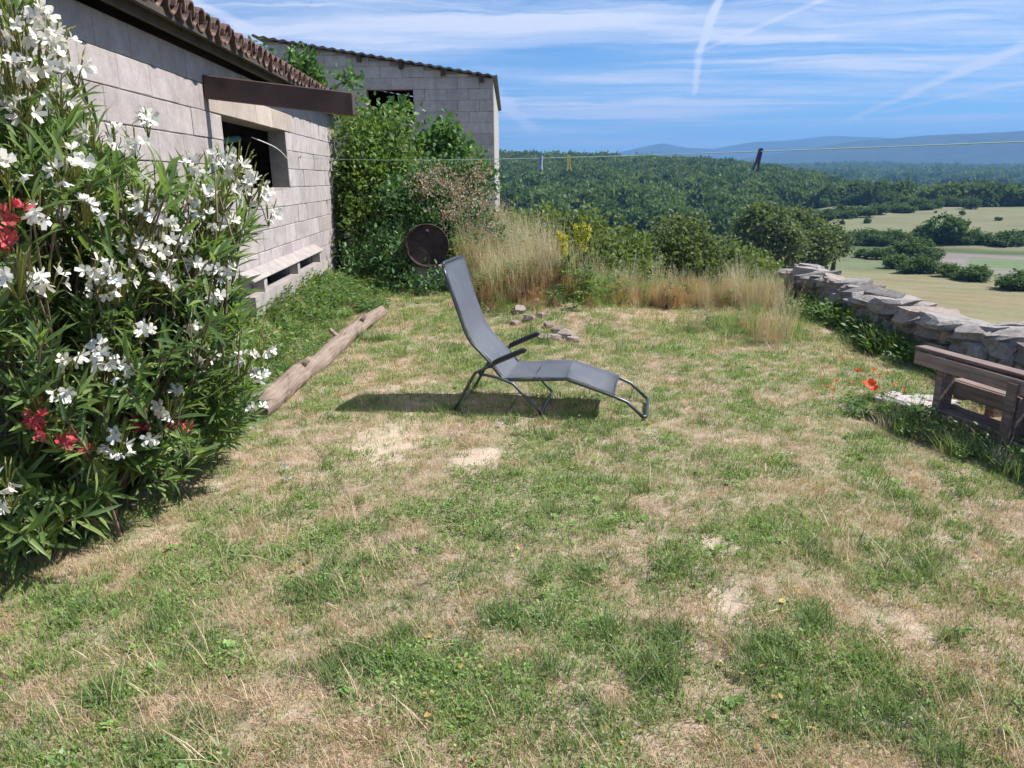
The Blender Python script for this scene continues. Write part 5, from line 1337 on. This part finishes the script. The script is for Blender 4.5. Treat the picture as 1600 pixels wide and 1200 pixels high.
# regions: centre x,y and radii in metres
field_pts(260, (2.35, 9.7, 1.45, .50), (0, 1, 2, 4, 5), (.30, .24, .18, .14, .14), .3, .85)
field_pts(60, (3.2, 9.5, .45, .6), (0, 2, 3, 4), (.4, .3, .1, .2), .4, .95)
field_pts(250, (.05, 11.3, .8, 1.6), (0, 1, 2, 3, 4, 5, 6), (.18, .16, .16, .14, .14, .10, .12), .55, 1.25)
field_pts(260, (.55, 9.6, 1.0, .85), (0, 1, 2, 3, 4, 5, 6), (.14, .14, .16, .12, .16, .16, .12), .6, 1.05)
field_pts(34, (.85, 9.1, .45, .45), (5, 6, 4), (.35, .35, .3), .5, .9)
field_pts(90, (0.05, 9.5, .5, .7), (5, 6, 4, 0, 1), (.15, .25, .2, .2, .2), .45, .95)
field_pts(70, (.35, 8.75, .7, .4), (5, 6, 4, 0, 1), (.15, .2, .25, .2, .2), .25, .6)
field_pts(26, (2.62, 7.5, .3, .6), (0, 2, 4), (.4, .3, .3), .35, .75)
field_pts(34, (2.2, 8.1, .5, .4), (4, 6, 2), (.55, .25, .2), .25, .5)
field_pts(70, (-.8, 13.6, 1.0, 1.1), (2, 3, 1, 6), (.35, .3, .15, .2), .8, 1.2)
instancer('tall_dry_grass', np.array(pts), ids, yaw(len(pts), .06), np.array(scs), OS, 'tall dry oat grass and weeds on the bank and lawn edge', 'tall grass')

# leafy weeds on the bank below the house, along the wall foot, round the bench and under the oleander
WS = [rosette(60, .055, .16, .12, M['weed'], seed=31), rosette(60, .045, .22, .12, M['weed'], seed=32), rosette(60, .05, .2, .12, M['darkweed'], seed=33), rosette(50, .07, .12, .13, M['darkweed'], seed=34), blades(50, .15, .34, .007, .09, .35, M['g_dark'], seed=35), blades(44, .14, .3, .006, .09, .4, M['g_green'], seed=36),
      rosette(34, .085, .1, .15, M['darkweed'], seed=37), blades(40, .15, .32, .005, .09, .4, M['g_oat2'], seed=38)]
def weeds(name, label, pl):
    p = np.array([q[:3] for q in pl]); instancer(name, p, [q[3] for q in pl], yaw(len(p), .1), np.array([q[4] for q in pl]), WS, label, 'weeds')
pl = []
for _ in range(640):
    la, de = random.uniform(1.55, 2.27), random.uniform(4.7, 11.6)
    w_ = W(la, de)
    pl.append((w_.x, w_.y, float(H(w_.x, w_.y)) - .02, random.choice((0, 0, 1, 1, 2, 5, 5, 7)), random.uniform(.5, 1.05) * (.7 if la < 1.8 else 1)))
for _ in range(170):
    la, de = random.uniform(1.2, 2.27), random.uniform(9.2, 11.2); w_ = W(la, de); pl.append((w_.x, w_.y, float(H(w_.x, w_.y)) - .02, random.choice((0, 1, 2, 3, 5)), random.uniform(.4, .9)))
weeds('bank_weeds', 'green leafy weeds covering the bank between the log and the house', pl)
pl = []
for _ in range(330):
    u_ = random.uniform(-3.6, wl1 - .1); q = wn_ + wax * u_ + wsd * (.02 - abs(random.gauss(0, .13)))
    pl.append((q.x, q.y, float(H(q.x, q.y)) - .02, random.choice((2, 2, 3, 4, 1, 5)), random.uniform(.5, 1.15)))
weeds('wall_foot_weeds', 'dark green weeds growing along the foot of the dry stone wall', pl)
pl = []
for _ in range(190):
    u_ = random.uniform(-.1, 1.9); q = Vector(bl_) + bdir * u_ + Vector((bdir.y, -bdir.x, 0)) * random.uniform(-.05, .34)
    pl.append((q.x, q.y, float(H(q.x, q.y)) - .02, random.choice((4, 4, 5, 2, 1, 7)), random.uniform(.3, .7)))
for _ in range(40):
    q = ground(1385 + random.uniform(-60, 70), 640 + random.uniform(-14, 14)); pl.append((q.x, q.y, float(H(q.x, q.y)) - .02, random.choice((1, 2, 4)), random.uniform(.3, .5)))
weeds('bench_weeds', 'tall green weeds and grasses growing round the pallet bench', pl)
pl = []
for _ in range(330):
    t_ = random.random(); q = ground(-40 + 400 * t_, 905 - 200 * t_) + Vector((-random.random() * .75, random.random() * .55, 0)); la, de = latdep(q.x, q.y)
    if la > 2.2: continue
    pl.append((q.x, q.y, float(H(q.x, q.y)) - .02, random.choice((6, 6, 3, 3, 2)), random.uniform(.45, .9) * (1.15 - .7 * t_)))
weeds('oleander_undergrowth', 'dark round leaved ground cover under the oleander', pl)

# ------------------------------------------------------------------ haze
def haze():
    mt = bpy.data.materials.new('air'); mt.use_nodes = True; t = NT(mt.node_tree); t.n.clear()
    out = t.add('ShaderNodeOutputMaterial')
    v = t.add('ShaderNodeVolumePrincipled', inp={'Color': (.22, .47, .90, 1), 'Density': 1.55e-4, 'Anisotropy': .1})
    t.l.new(v.outputs[0], out.inputs['Volume'])
    mb_ = MB(); mb_.box((-12600, -12600, -60), (12600, 12600, 640)); o = mb_.obj('haze', mt); tag(o, 'thin blue summer haze over the valley', 'haze', kind='stuff')
haze()
